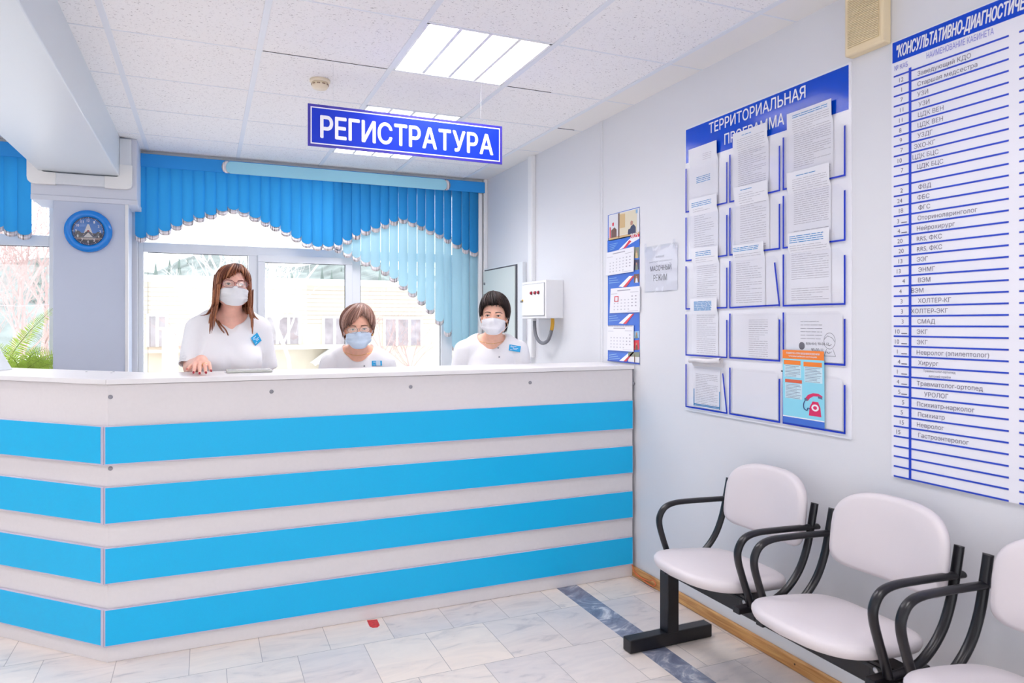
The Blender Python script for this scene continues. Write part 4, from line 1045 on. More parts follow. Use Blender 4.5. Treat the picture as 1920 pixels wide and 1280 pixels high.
# ---- wall calendar
t = thing('wall_calendar', 'long wall calendar with a photo header and three white month pads above the counter', 'calendar', (XW - .003, 3.6, 1.225))
M_CB = mat('calendar_blue', (58, 104, 196), .3, .4); M_CB2 = mat('calendar_deep_blue', (34, 70, 170), .3, .4); M_CR = mat('calendar_red', (206, 56, 72), .3, .4)
s = MB(); s.box(XW - .003, XW - .0005, 3.431, 3.776, 1.225, 2.12); make('backing', s, M_CB, t)
CP = [mat('photo_cream', (222, 212, 186), .3), mat('photo_brown', (106, 76, 62), .3), mat('photo_suit', (58, 58, 82), .3), mat('photo_skin', (178, 128, 106), .3), M_PRINT, M_CB2, M_CR, mat('photo_pale', (226, 226, 230), .3), mat('photo_green', (122, 130, 110), .3), M_CB, mat('photo_ochre', (206, 176, 124), .3), mat('photo_sky', (142, 182, 216), .3)]
s = MB(); e1, e2, e3 = .0036, .0042, .0048
wquad(s, [(1141, 450), (1199, 437), (1199, 389), (1141, 404)], e1, 7)
wquad(s, [(1160, 441), (1194, 434), (1194, 392), (1160, 400)], e2, 0); wquad(s, [(1159, 446), (1161.5, 445), (1161.5, 399), (1159, 400)], e3, 1); wquad(s, [(1162, 428), (1172, 426), (1172, 400), (1162, 402)], e3, 10)
wquad(s, [(1141, 452), (1199, 440), (1199, 434), (1141, 446)], e2, 10)
wquad(s, [(1146, 446), (1156, 444), (1156, 430), (1152, 426), (1146, 432)], e3, 1); wquad(s, [(1148, 424), (1151, 423), (1151, 417), (1148, 418)], e3, 6); wquad(s, [(1143, 446), (1145, 446), (1145, 426), (1143, 426)], e3, 6)
wquad(s, [(1177, 440), (1192, 437), (1192, 425), (1188, 420), (1183, 424)], .0052, 2); wquad(s, [(1182, 422), (1186, 421), (1187, 415), (1184, 413), (1182, 416)], .0056, 3); wquad(s, [(1177, 438), (1182, 437), (1182, 428), (1178, 430)], .0056, 2); wquad(s, [(1192, 400), (1195.5, 399), (1195.5, 392), (1192, 393)], e3, 11)
wquad(s, [(1139, 473), (1199, 460), (1199, 438), (1139, 451)], e2, 9)
wquad(s, [(1182, 447), (1199, 443), (1199, 438), (1182, 441)], .0050, 6); wquad(s, [(1160, 468), (1165, 467), (1199, 447), (1199, 443), (1180, 448)], .0047, 4); wquad(s, [(1168, 466), (1173, 465), (1184, 452), (1180, 450)], .0050, 6)
text_fit(s, '2025', (XW - .0056, at(1183, 446, 0, XW)[1], at(1183, 448, 0, XW)[2]), UW, VW, at(1183, 446, 0, XW)[1] - at(1197, 443, 0, XW)[1], .030, 4, bold=.02, shear=.15)
for k in range(4): wquad(s, [(1143, 458 + k * 3.4), (1158 - k * 2, 455 + k * 3.4), (1158 - k * 2, 455.8 + k * 3.4), (1143, 458.8 + k * 3.4)], .0047, 11)
for (a_, b_, c_, d_) in ((463, 484, 8, 10), (486, 506, 2, 8), (513, 530, 1, 7), (620, 634, 11, 8), (637, 656, 6, 1)):
    wquad(s, [(1188.5, b_), (1198.5, b_ - 1), (1198.5, a_), (1188.5, a_ + 1)], e1, c_); wquad(s, [(1191, b_), (1196, b_), (1195, (a_ + b_) / 2), (1192, (a_ + b_) / 2)], e2, d_); wquad(s, [(1192, (a_ + b_) / 2), (1195, (a_ + b_) / 2), (1194.6, (a_ + b_) / 2 - 4), (1192.4, (a_ + b_) / 2 - 4)], e3, 3)
for (yt, yb_) in ((517, 538), (588, 607), (660, 678)):
    wquad(s, [(1160, yb_ - 1), (1168, yb_), (1186, yt), (1180, yt)], e2, 4); wquad(s, [(1168, yb_), (1174, yb_), (1189, yt), (1186, yt)], e3, 6)
    for k in range(3): wquad(s, [(1142, yt + 5 + k * 4), (1156 + k * 3, yt + 3 + k * 4), (1156 + k * 3, yt + 4 + k * 4), (1142, yt + 6 + k * 4)], e2, 11)
wquad(s, [(1178, 678), (1199, 680), (1199, 664), (1178, 662)], e2, 7); wquad(s, [(1178, 668), (1199, 669), (1199, 660), (1178, 660)], e3, 8); wquad(s, [(1189, 679), (1190.5, 679), (1190.5, 664), (1189, 664)], .0054, 1)
wquad(s, [(1139, 676), (1199, 683), (1199, 680), (1139, 674)], .0056, 5)
make('printed_pictures', s, CP, t)
for pi, (TL, TR, BR, BL) in enumerate((((1137, 474), (1188, 462), (1187, 509), (1136, 517)), ((1145, 541), (1199, 536), (1199, 585), (1143, 587)), ((1139, 610), (1187, 610), (1187, 659), (1138, 656)))):
    o_ = .012
    P4 = [at(*q_, 0, XW - o_) for q_ in (TL, TR, BR, BL)]
    s = MB(); s.prism(P4, (.006, 0, 0)); pd = make('month_pad', s, M_PAPER, t, bevel=.0008)
    s = MB()
    def pp(u, v): return (P4[0] * (1 - u) * (1 - v) + P4[1] * u * (1 - v) + P4[2] * u * v + P4[3] * (1 - u) * v) + np.array([-.0005, 0, 0])
    def pr(u0, u1, v0, v1, m): s.poly([pp(u0, v1), pp(u1, v1), pp(u1, v0), pp(u0, v0)], m)
    pr(.25, .70, .09, .13, 0); pr(.03, .25, .22, .235, 0); pr(.70, .97, .20, .215, 0); pr(.62, .96, .94, .952, 0)
    for r_ in range(5):
        for c_ in range(7):
            if (r_ == 0 and c_ < (2, 5, 6)[pi]) or (r_ == 4 and c_ > 4): continue
            u_, v_ = .14 + c_ * .12, .34 + r_ * .125; pr(u_, u_ + .045, v_, v_ + .045, 1 if c_ < 5 else 0)
    make('dates', s, [mat('date_grey', (168, 166, 178), .6), mat('date_pale', (196, 196, 206), .6)], pd)
    if pi == 1:
        s = MB(); a_, b_, c_, d_ = (pp(u_, v_) for u_, v_ in ((.17, .34), (.29, .34), (.29, .54), (.17, .54)))
        s.tube([a_, b_, c_, d_], .0035, 4, closed=True, smooth=False); make('date_marker', s, M_CR, pd)
s = MB()
for k in range(22): q = at(1141 + k * 2.1, 611, 0, XW - .013); s.tube([q + np.array([0, 0, -.004]), q + np.array([0, 0, .006])], .0012, 5)
make('wire_binding', s, mat('binding_dark', (110, 104, 130), .4, metal=.4), t)

# ---- notice in a clear sleeve
t = thing('paper_notice', 'single printed notice in a clear sleeve taped to the wall beside the calendar', 'notice', (XW - .002, 3.22, 1.63))
(ay, az), (by, bz) = W(1211, 467), W(1271, 543)
s = MB(); G = [[(XW - .002 - .003 * math.sin(math.pi * j / 6), ay + (by - ay) * j / 6, bz + (az - bz) * i / 6) for j in range(7)] for i in range(7)]; s.grid(G); make('sheet', s, mat('notice_paper', (224, 224, 233), .5), t)
s = MB(); G = [[(XW - .0045 - .004 * math.sin(math.pi * j / 8) - .002 * math.sin(5 * j + 3 * i), ay + .006 + (by - ay - .012) * j / 8, bz - .006 + (az - bz + .016) * i / 8) for j in range(9)] for i in range(9)]; s.grid(G); make('sleeve', s, clear('sleeve_plastic', (250, 251, 253), .06, .06), t)
s = MB()
def nt(w_, px0, px1, py, h_, m=0): 
    y_a, z_ = W(px0, py); y_b = W(px1, py)[0]; text_fit(s, w_, (XW - .0055, y_a, z_), UW, VW, y_a - y_b, h_, m)
nt('МАСОЧНЫЙ', 1221, 1260, 509, .036); nt('РЕЖИМ', 1227, 1252, 527, .034); nt('ВНИМАНИЕ', 1231, 1247, 484, .012, 1); nt('действует обязательный', 1219, 1262, 494, .010, 1)
make('lettering', s, [mat('notice_ink', (92, 92, 104), .6), mat('notice_pale_ink', (160, 160, 172), .6)], t)
s = MB()
for px, py in ((1212, 463), (1266, 455)):
    a_, z_ = W(px, py); wrect(s, a_ + .010, a_ - .012, z_ - .03, z_ + .02, .0075)
make('tape', s, clear('tape_film', (246, 246, 248), .08, .2), t)

# ================================================================== OUTSIDE THE WINDOWS
YB2 = 30.0; GZ = -.75
mb = MB(); mb.poly([(-70, 6.3, GZ), (70, 6.3, GZ), (70, 120, GZ), (-70, 120, GZ)]); o = struct('ground', mb, mat('snow', (246, 247, 250), .8, .2))
M_FAC = mat('facade_cream', (206, 196, 178), .8, .1, noise=(3, .03)); M_BAND = mat('facade_white', (240, 240, 238), .8); M_WIN = mat('facade_window', (156, 148, 152), .3, .4, noise=(2.5, .25)); M_SEAM = mat('facade_seam', (168, 156, 146), .8)  # pale facade window tone: haze and glare put into the colour
M_CONY = (74, 80)
bx0, bx1 = at(240, 600, 1, YB2)[0], at(980, 600, 1, YB2)[0]; bzt = at(277, 516, 1, YB2)[2]
t = thing('building', 'long low cream building across the snowy yard, seen through the main window', 'building', ((bx0 + bx1) / 2, YB2 + 4, GZ))
s = MB(); s.box(bx0, bx1, YB2, YB2 + 9, GZ, bzt - .25); make('wall', s, M_FAC, t)
s = MB(); s.box(bx0 - .2, bx1 + .2, YB2 - .3, YB2 + 9.3, bzt - .25, bzt); make('roof', s, M_BAND, t)
s = MB()
for k in range(9): z = bzt - .45 - k * .17; s.box(bx0, bx1, YB2 - .01, YB2, z - .012, z + .012)
make('siding_seams', s, M_SEAM, t)
def bw(x0, x1, y0, y1, n):
    a_, b_ = at(x0, y1, 1, YB2), at(x1, y0, 1, YB2); s = MB(); s.box(a_[0], b_[0], YB2 - .04, YB2, a_[2], b_[2]); w_ = make('window', s, M_WIN, t)
    s = MB()
    for k in range(n + 1): x = a_[0] + (b_[0] - a_[0]) * k / n; s.box(x - .05, x + .05, YB2 - .08, YB2 - .03, a_[2], b_[2])
    s.box(a_[0], b_[0], YB2 - .1, YB2 - .03, b_[2] - .1, b_[2]); make('window_frame', s, M_BAND, w_)
bw(277, 313, 588, 650, 2); bw(498, 562, 590, 645, 3); bw(606, 668, 592, 647, 3); bw(720, 790, 594, 648, 3); bw(840, 900, 596, 648, 3); bw(360, 430, 590, 648, 3)
s = MB(); a_, b_ = at(500, 655, 1, YB2 - .8), at(680, 646, 1, YB2 - .8); s.box(a_[0], b_[0], YB2 - .8, YB2, a_[2], b_[2]); make('balcony_slab', s, M_BAND, t)
s = MB(); a_, b_, c_ = (at(*q_, 1, YB2 - 1.2) for q_ in ((588, 682), (628, 652), (668, 684))); s.tube([a_, b_, c_], .13, 4, smooth=False); s.prism([a_, b_, c_], (0, 1.1, 0), 0); make('porch_gable', s, M_BAND, t)
s = MB(); a_, b_ = at(270, 662, 1, YB2 - .5), at(345, 655, 1, YB2 - .5); s.box(a_[0], b_[0], YB2 - .5, YB2, a_[2], b_[2]); make('porch_roof', s, mat('porch_tan', (222, 196, 180), .8), t)
# shed roof unit by the far wall
a_, b_ = at(304, 645, 1, YB2 - 3.5), at(332, 618, 1, YB2 - 3.5); s = MB(); s.box(a_[0], b_[0], YB2 - 3.5, YB2 - 2.4, GZ, b_[2]); s.box(a_[0] - .1, b_[0] + .1, YB2 - 3.6, YB2 - 2.3, b_[2], b_[2] + .08)
tag(make('shed', s, M_BAND), 'small white shed standing before the cream building outside', 'shed')
# wooded hill, distance haze put into its pale colour
N_ = 60; G = []
hz0 = at(300, 486, 1, 85)[2]
for i, yy in enumerate((60, 66, 74, 85, 100)):
    f_ = (0, .30, .66, 1.0, .98)[i]; row_ = []
    for j in range(N_ + 1):
        x = -75 + 150 * j / N_; row_.append((x, yy, GZ - .5 + f_ * (hz0 - GZ + .5 + .7 * math.sin(x * .13) + .9 * math.sin(x * .41 + 1) + random.uniform(-.35, .35))))
    G.append(row_)
mb = MB(); mb.grid(G); struct('hill', mb, mat('hill_woods', (134, 143, 141), .9, .1, noise=(.6, .35)))
M_CON = mat('conifer', (122, 136, 130), .9, .1, noise=(1.5, .3)); M_TR = mat('trunk_grey', (168, 160, 156), .9)  # light grey-green: haze over dark trees put into the colour
t0 = thing('conifer', 'hazy dark spruce on the wooded hill beyond the building', 'tree', (0, 78, 0), 'spruces on the hill')
s = MB(); s.tube([(0, 78, 0), (0, 78, 2.2)], .14, 7); make('trunk', s, M_TR, t0)
s = MB()
for k in range(7):
    z = .9 + k * .72; r_ = .95 * (1 - k / 7.6); n_ = 11; ring = [(r_ * (1 if q_ % 2 else .68) * math.cos(q_ * math.pi / n_), 78 + r_ * (1 if q_ % 2 else .68) * math.sin(q_ * math.pi / n_), z - (.22 if q_ % 2 else 0)) for q_ in range(2 * n_)]
    s.add(ring + [(0, 78, z + 1.25)], [(q_, (q_ + 1) % (2 * n_), 2 * n_) for q_ in range(2 * n_)])
make('foliage', s, M_CON, t0)
cx_ = [(292, 488), (318, 482), (336, 480), (352, 484), (440, 488), (520, 500), (548, 504), (578, 508), (604, 500), (622, 506), (640, 500), (690, 510), (712, 504), (735, 512), (-20, 470), (30, 474), (70, 470)]
for k, (px, py) in enumerate(cx_):
    yy = 70 + 4 * (k % 4); top = at(px, py - 2, 1, yy); dz = top[2] - 6.5
    if k == 0: t0.location = (top[0], yy, dz)
    else: 
        c = copy_tree(t0, (0, 0, 0)); c.location = (top[0], yy, dz); c['label'] = t0['label']
def tree(label, px, y, hgt, seed, mt, spread=.5, levels=4, r0=.09, group='bare trees in the yard', n0=7, px_name='birch_tree', twig_m=None):
    R_ = random.Random(seed); bx_ = at(px, 690, 1, y)[0]
    t = thing(px_name, label, 'tree', (bx_, y, GZ), group)
    A_, B_ = MB(), MB()
    def grow(p, d, L, r, lev):
        pts = [p]; q = p
        for k in range(3):
            d = d + np.array([R_.gauss(0, .10), R_.gauss(0, .10), R_.gauss(.05, .05)]); d /= np.linalg.norm(d); q = q + d * L / 3; pts.append(q)
        (A_ if lev < 2 else B_).tube(pts, np.linspace(r, r * .6, 4), 5 if lev < 2 else 3, caps=False)
        if lev >= levels: return
        for k in range(n0 if lev == 0 else R_.choice([3, 4])):
            f_ = R_.uniform(.35, 1.0); i = min(2, int(f_ * 3)); pp_ = pts[i] + (pts[i + 1] - pts[i]) * (f_ * 3 - i)
            a_ = R_.uniform(0, 6.28); nd = d + spread * np.array([math.cos(a_), math.sin(a_), R_.uniform(-.1, .6)]); nd /= np.linalg.norm(nd)
            grow(pp_, nd, L * R_.uniform(.45, .68), r * .48, lev + 1)
    grow(np.array([bx_, y, GZ]), np.array([0, 0, 1.0]), hgt, r0, 0)
    make('trunk', A_, mt, t); make('twigs', B_, twig_m or mt, t)
M_BIRCH = mat('birch_bark', (236, 232, 230), .8, .2); M_TWIG = mat('pink_twig', (186, 160, 156), .9, .1)
tree('white birch tree behind the standing long haired person outside the window', 402, 14, 2.5, 3, M_BIRCH, .8, levels=5, r0=.05, n0=8)
tree('white birch tree in the yard left of the person in glasses', 548, 23, 3.5, 5, M_BIRCH, .75, levels=5, r0=.065, n0=9)
tree('pinkish bare shrub in front of the cream building, left part of the main window', 362, 19, 1.7, 8, M_TWIG, .8, levels=5, r0=.03, group=None, px_name='bare_shrub')
tree('pinkish bare shrub outside between the two short haired people', 715, 18, 1.6, 9, M_TWIG, .9, levels=5, r0=.032, group=None, px_name='bare_shrub')
tree('pale bare shrub outside by the pale blue slats', 775, 22, 1.6, 12, M_TWIG, .9, levels=5, r0=.032, group=None, px_name='bare_shrub')
for k, (px, y) in enumerate(((40, 17), (-20, 21.5), (75, 26), (10, 31), (92, 36), (-60, 41))):
    tree('pinkish bare tree seen through the left window by the fern', px, y, .115 * y + .5, 20 + k, M_TWIG, .8, levels=5, r0=.0025 * y, px_name='bare_tree', group='bare trees in the left window')
a_, b_ = at(-120, 550, 1, 11), at(130, 566, 1, 11); s = MB(); s.tube([a_ + (b_ - a_) * k / 10 + np.array([0, 0, -.10 * math.sin(math.pi * k / 10)]) for k in range(11)], .005, 5)
tag(make('overhead_wire', s, mat('wire_grey', (170, 160, 164), .6)), 'thin overhead wire crossing the left window above the fern', 'wire')
# ================================================================== PEOPLE
def surfnet(fn, xs, ys, zs):
    """smooth surface of a distance field on a (possibly uneven) grid"""
    X, Y, Z = np.meshgrid(xs, ys, zs, indexing='ij')
    P = np.stack([X, Y, Z], -1).astype(np.float32); Fv = fn(P.reshape(-1, 3)).reshape(X.shape)
    ins = Fv < 0; nx, ny, nz = X.shape
    acc = np.zeros((nx - 1, ny - 1, nz - 1, 3), np.float32); cnt = np.zeros((nx - 1, ny - 1, nz - 1), np.float32)
    for ax in range(3):
        sl0 = [slice(None)] * 3; sl1 = [slice(None)] * 3; sl0[ax] = slice(0, -1); sl1[ax] = slice(1, None)
        a, b = Fv[tuple(sl0)], Fv[tuple(sl1)]; cr = (a < 0) != (b < 0)
        t = np.where(cr, a / np.where(cr, a - b, 1), 0)[..., None]; pt = P[tuple(sl0)] * (1 - t) + P[tuple(sl1)] * t
        o = [k for k in range(3) if k != ax]
        for i in (0, 1):
            for j in (0, 1):
                s = [slice(None)] * 3; s[o[0]] = slice(i, i + (nx, ny, nz)[o[0]] - 1); s[o[1]] = slice(j, j + (nx, ny, nz)[o[1]] - 1)
                c = cr[tuple(s)]; acc += np.where(c[..., None], pt[tuple(s)], 0); cnt += c
    has = cnt > 0; idx = -np.ones(cnt.shape, int); idx[has] = np.arange(has.sum()); V = acc[has] / cnt[has][:, None]
    Q = []
    for ax in range(3):
        sl0 = [slice(None)] * 3; sl1 = [slice(None)] * 3; sl0[ax] = slice(0, -1); sl1[ax] = slice(1, None)
        a, b = ins[tuple(sl0)], ins[tuple(sl1)]; o = [k for k in range(3) if k != ax]
        c = (a != b); s = [slice(None)] * 3; s[o[0]] = slice(1, -1); s[o[1]] = slice(1, -1); c = c[tuple(s)]
        I = np.argwhere(c); I[:, o[0]] += 1; I[:, o[1]] += 1
        if len(I) == 0: continue
        def cell(d0, d1):
            J = I.copy(); J[:, o[0]] -= d0; J[:, o[1]] -= d1; return idx[J[:, 0], J[:, 1], J[:, 2]]
        Q.append(np.stack([cell(1, 1), cell(0, 1), cell(0, 0), cell(1, 0)], 1))
    Q = np.concatenate(Q); Q = Q[(Q >= 0).all(1)]
    return V, Q
def smin(a, b, k):
    h = np.clip(.5 + .5 * (b - a) / k, 0, 1); return b + (a - b) * h - k * h * (1 - h)
def smax(a, b, k): return -smin(-a, -b, k)
def s_ell(P, c, r):
    q = (P - np.array(c, np.float32)); r = np.array(r, np.float32)
    k0 = np.linalg.norm(q / r, axis=1); k1 = np.linalg.norm(q / (r * r), axis=1) + 1e-9
    return k0 * (k0 - 1) / k1
def s_cone(P, a, b, ra, rb):
    a = np.array(a, np.float32); b = np.array(b, np.float32); d = b - a; L = d @ d + 1e-12
    t = np.clip((P - a) @ d / L, 0, 1); return np.linalg.norm(P - a - t[:, None] * d, axis=1) - (ra + (rb - ra) * t)
def rotz(a): c, s = math.cos(a), math.sin(a); return np.array([[c, -s, 0], [s, c, 0], [0, 0, 1.0]])
def rotx(a): c, s = math.cos(a), math.sin(a); return np.array([[1, 0, 0], [0, c, -s], [0, s, c]])
def roty(a): c, s = math.cos(a), math.sin(a); return np.array([[c, 0, s], [0, 1, 0], [-s, 0, c]])

def head_field(P):
    """head with the eyes at z = 0, face towards -y"""
    f = s_ell(P, (0, .014, .030), (.0745, .093, .082))
    f = smin(f, s_ell(P, (0, -.020, -.042), (.061, .066, .072)), .03)
    f = smin(f, s_ell(P, (0, -.060, -.094), (.024, .022, .019)), .025)
    for s in (-1, 1):
        f = smin(f, s_ell(P, (s * .036, -.054, -.030), (.026, .022, .024)), .02)
        f = smin(f, s_ell(P, (s * .052, -.005, -.065), (.016, .034, .026)), .025)
    f = smin(f, s_cone(P, (-.034, -.073, .019), (.034, -.073, .019), .011, .011), .014)
    for s in (-1, 1): f = smax(f, -s_ell(P, (s * .0315, -.096, .001), (.0185, .014, .0105)), .008)
    f = smin(f, s_cone(P, (0, -.080, .006), (0, -.101, -.032), .0062, .0105), .012)
    for s in (-1, 1): f = smin(f, s_ell(P, (s * .011, -.093, -.036), (.008, .010, .007)), .006)
    f = smin(f, s_ell(P, (0, -.084, -.064), (.022, .010, .008)), .008)
    for s in (-1, 1):
        e = s_ell(P, (s * .076, .010, -.012), (.010, .020, .032)); e = smax(e, -s_ell(P, (s * .088, .006, -.010), (.007, .011, .018)), .006)
        f = smin(f, e, .006)
    for s in (-1, 1):                                                     # lids over the eyeballs, an almond left open
        f = smin(f, s_ell(P, (s * .0315, -.0735, 0), (.0150, .0143, .0140)), .004)
        f = smax(f, -s_ell(P, (s * .0318, -.088, -.0008), (.0138, .0125, .0050)), .0012)
    return f

class Person:
    def __init__(s, name, label, foot, face, eye_z, zs, head_xy, skin, tilt=(0, 0, 0), scale=1.0, sh_w=.165, bulk=1.0, body_turn=0.0):
        s.foot = np.array(foot, float); s.phi = math.atan2(face[0], -face[1]) if False else math.atan2(face[0], -face[1])
        s.R = rotz(s.phi + body_turn); s.zs = zs; s.sw = sh_w; s.bulk = bulk
        s.HO = np.array([head_xy[0], head_xy[1], eye_z], float); s.HR = rotz(s.phi) @ rotz(tilt[0]) @ rotx(tilt[1]) @ roty(tilt[2]); s.hs = scale
        s.t = thing(name, label, 'person', (foot[0], foot[1], 0)); s.skin = skin; s.limbs = []
    def W(s, p): return s.foot + s.R @ np.array(p, float)                 # body-local to world
    def H(s, p): return s.HO + s.HR @ (np.array(p, float) * s.hs)          # head-local to world
    def torso(s, P, g=0.0, low=True):
        """g: how much to swell (cloth over skin)"""
        q = (P - s.foot.astype(np.float32)) @ s.R.astype(np.float32); z = s.zs; b = s.bulk; sw = s.sw
        f = s_ell(q, (0, .022, z - .13), (.150 * b + g, .105 * b + g, .20 + g))
        f = smin(f, s_cone(q, (-sw * .55, .03, z + .028), (sw * .55, .03, z + .028), .050 + g, .050 + g), .05)
        for e in (-1, 1):
            f = smin(f, s_cone(q, (e * .05, .03, z + .055), (e * sw * .92, .028, z + .002), .034 + g, .046 + g), .04)
            f = smin(f, s_ell(q, (e * .075, -.062 * b, z - .185), (.068 * b + g, .062 * b + g, .066 + g)), .05)
        f = smin(f, s_ell(q, (0, .02, z - .36), (.140 * b + g, .104 * b + g, .17 + g)), .06)
        if low: f = smin(f, s_ell(q, (0, .025, z - .55), (.172 * b + g, .122 * b + g, .17 + g)), .07)
        return f, q
    def arms(s, P, part, g=0.0):
        f = None
        for (S, E, Wr) in s.limbs:
            if part in ('upper', 'all'):
                a = s_cone(P, S, E, .052 * s.bulk + g, .041 * s.bulk + g); f = a if f is None else np.minimum(f, a)
            if part == 'all':
                a = s_cone(P, E, Wr, .041 * s.bulk + g, .026 + g); f = smin(f, a, .03)
        return f
    def field(s, P):
        f, q = s.torso(P)
        z = s.zs
        nb = s.foot + s.R @ np.array([0, .035, z + .03]); nt = s.H((0, .022, -.075))
        f = smin(f, s_cone(P, nb, nt, .060, .0515), .03)
        h = head_field(((P - s.HO.astype(np.float32)) @ s.HR.astype(np.float32)) / s.hs) * s.hs
        f = smin(f, h, .012)
        f = smin(f, s.arms(P, 'upper'), .03)
        for e in (-1, 1):
            k = s.foot + s.R @ np.array([e * .085, .02, .47]); a = s.foot + s.R @ np.array([e * .085, .035, .08]); hp = s.foot + s.R @ np.array([e * .082, .025, z - .58])
            f = smin(f, s_cone(P, hp, k, .086, .056), .05); f = smin(f, s_cone(P, k, a, .054, .037), .03)
            f = smin(f, s_cone(P, a + np.array([0, 0, -.04]), s.foot + s.R @ np.array([e * .092, -.13, .030]), .038, .029), .03)
        return f
    def build_body(s, trousers):
        c = s.foot; hz = s.HO[2]
        hx, hy = s.HO[0], s.HO[1]; w = s.sw + .085
        def axis(lo, hi, f0, f1, fine, coarse):
            return np.unique(np.round(np.r_[np.arange(lo, f0, coarse), np.arange(f0, f1, fine), np.arange(f1, hi + coarse, coarse)], 5))
        xs = np.unique(np.round(np.r_[axis(c[0] - w - .06, c[0] + w + .06, hx - .095, hx + .095, .0034, .009), np.arange(hx - .052, hx + .052, .0022)], 5))
        ys = np.unique(np.round(np.r_[axis(min(c[1] - .24, hy - .14), c[1] + .24, hy - .13, hy + .125, .0034, .009), np.arange(hy - .115, hy - .065, .0022)], 5))
        zs = np.unique(np.round(np.r_[np.arange(-.02, 1.0, .022), np.arange(1.0, hz - .14, .008), np.arange(hz - .14, hz - .016, .0034), np.arange(hz - .016, hz + .016, .0016), np.arange(hz + .016, hz + .13, .0034)], 5))
        V, Q = surfnet(s.field, xs, ys, zs)
        mb = MB(); mb.add(V, [tuple(q) for q in Q.tolist()], 0, True)
        zc = V[Q].mean(1)[:, 2]; mb.mi = [1 if (z < s.zs - .5 and z > .1) else (2 if z <= .1 else 0) for z in zc]
        for li, (S, E, Wr) in enumerate(s.limbs): s.hand(mb, E, Wr, li)
        s.body = make('body', mb, [s.skin, trousers, mat('shoe_white', (226, 226, 230), .5), mat('nail_polish', (150, 24, 44), .2, .6)], s.t)
    def hand(s, mb, E, Wr, li):
        """forearm with a five fingered hand, grown on its own fine grid (its root lies inside the sleeve)"""
        E, Wr = np.array(E, float), np.array(Wr, float); spec = s.hands[li]
        d, up = np.array(spec['dir'], float), np.array(spec['up'], float); d /= np.linalg.norm(d); sd = np.cross(d, up); sd /= np.linalg.norm(sd); up = np.cross(sd, d)
        th = spec['thumb']                                                    # +1: thumb on +sd side
        pal = lambda a, b, c: Wr + d * a + sd * b + up * c
        segs = []
        for k, (b, L, dr) in enumerate(((.030, .066, .0), (.010, .074, .0), (-.011, .070, .0), (-.030, .056, .0))):
            b *= th; cu = spec['curl'][k]; base = pal(.083 - abs(b) * .18, b, .0); p = base; dd = d.copy(); pts = [p]
            for j, fr in enumerate((.44, .31, .25)):
                an = cu[j]; dd = dd * math.cos(an) - up * math.sin(an); dd /= np.linalg.norm(dd)
                dd = dd + sd * b * spec.get('fan', .0) * 6; dd /= np.linalg.norm(dd); p = p + dd * L * fr; pts.append(p)
            segs.append(pts)
        tb = pal(.028, .026 * th, -.006); td = d * .72 + sd * th * .62 - up * spec.get('tdrop', .25); td /= np.linalg.norm(td)
        t1 = tb + td * .036; t2 = t1 + (td * .8 + d * .4) / np.linalg.norm(td * .8 + d * .4) * .030
        def fld(P):
            f = s_cone(P, E, Wr, .041 * s.bulk, .026)
            f = smin(f, s_cone(P, Wr, pal(.03, 0, 0), .026, .026), .02)
            for b in (-.026, -.009, .009, .026): f = smin(f, s_cone(P, pal(.018, b * .7, 0), pal(.080 - abs(b) * .18, b * 1.08, 0), .0125, .0105), .012)
            g = s_cone(P, pal(.01, .012 * th, -.004), tb, .015, .0135); g = smin(g, s_cone(P, tb, t1, .0125, .0098), .006); g = smin(g, s_cone(P, t1, t2, .0098, .0078), .004); f = smin(f, g, .012)
            for pts in segs:
                g = s_cone(P, pts[0], pts[1], .0094, .0084); g = smin(g, s_cone(P, pts[1], pts[2], .0084, .0076), .003); g = smin(g, s_cone(P, pts[2], pts[3], .0076, .0064), .003)
                f = smin(f, g, .005)
            return f
        allp = np.array([E, Wr, t1, t2] + [p for q in segs for p in q]); lo, hi = allp.min(0) - .055, allp.max(0) + .055
        V, Q = surfnet(fld, *[np.arange(lo[k], hi[k], .0034) for k in range(3)])
        mb.add(V, [tuple(q) for q in Q.tolist()], 0, True)
        for pts in segs + [[tb, t1, t2]]:                                   # finger nails
            tip, pr = pts[-1], pts[-2]; v = tip - pr; v /= np.linalg.norm(v); nrm = up - v * (up @ v); nrm /= np.linalg.norm(nrm); sv = np.cross(v, nrm)
            mb.ell(tip + v * .0030 + nrm * .0050, (.0052, .0080, .0020), 10, 6, 3, np.stack([sv, v, nrm], 1))
        s.finger = segs
    def cloth(s, neck, cuffs, hem, m, step=.0062, rumple=.003):
        """tunic: a swollen copy of the trunk and upper arms, cut at neck, cuffs and hem"""
        w = s.sw + .13; c = s.foot
        def fld(P):
            f, q = s.torso(P, .012)
            for (S, E, Wr), (fr, rad, flare) in zip(s.limbs, cuffs):
                S, E = np.array(S, float), np.array(E, float); e2 = S + (E - S) * fr
                ax = (E - S) / np.linalg.norm(E - S); cut = np.array(flare, float) if np.ndim(flare) else ax
                g = s_cone(P, S, e2 + ax * .05, .066 * s.bulk, rad)
                g = np.maximum(g, (P - e2.astype(np.float32)) @ cut.astype(np.float32))
                g = np.maximum(g, -s_cone(P, e2 - ax * .03, e2 + ax * .2, rad - .010, rad - .006)); f = smin(f, g, .014)
            q2 = q
            f = f + rumple * np.sin(q2[:, 2] * 46 + 3 * np.sin(q2[:, 0] * 17)) * np.sin(q2[:, 0] * 21 + q2[:, 2] * 13) * np.clip((s.zs - .08 - q2[:, 2]) * 9, 0, 1)
            for kind, *a in neck:
                if kind == 'ell': f = smax(f, -s_ell(q, *a), .004)
                if kind == 'cone': f = smax(f, -s_cone(q, *a), .004)
            return np.maximum(f, hem - P[:, 2])
        xs = np.arange(c[0] - w - .05, c[0] + w + .05, step); ys = np.arange(c[1] - .30, c[1] + .26, step); zs = np.arange(hem - .02, s.zs + .15, step)
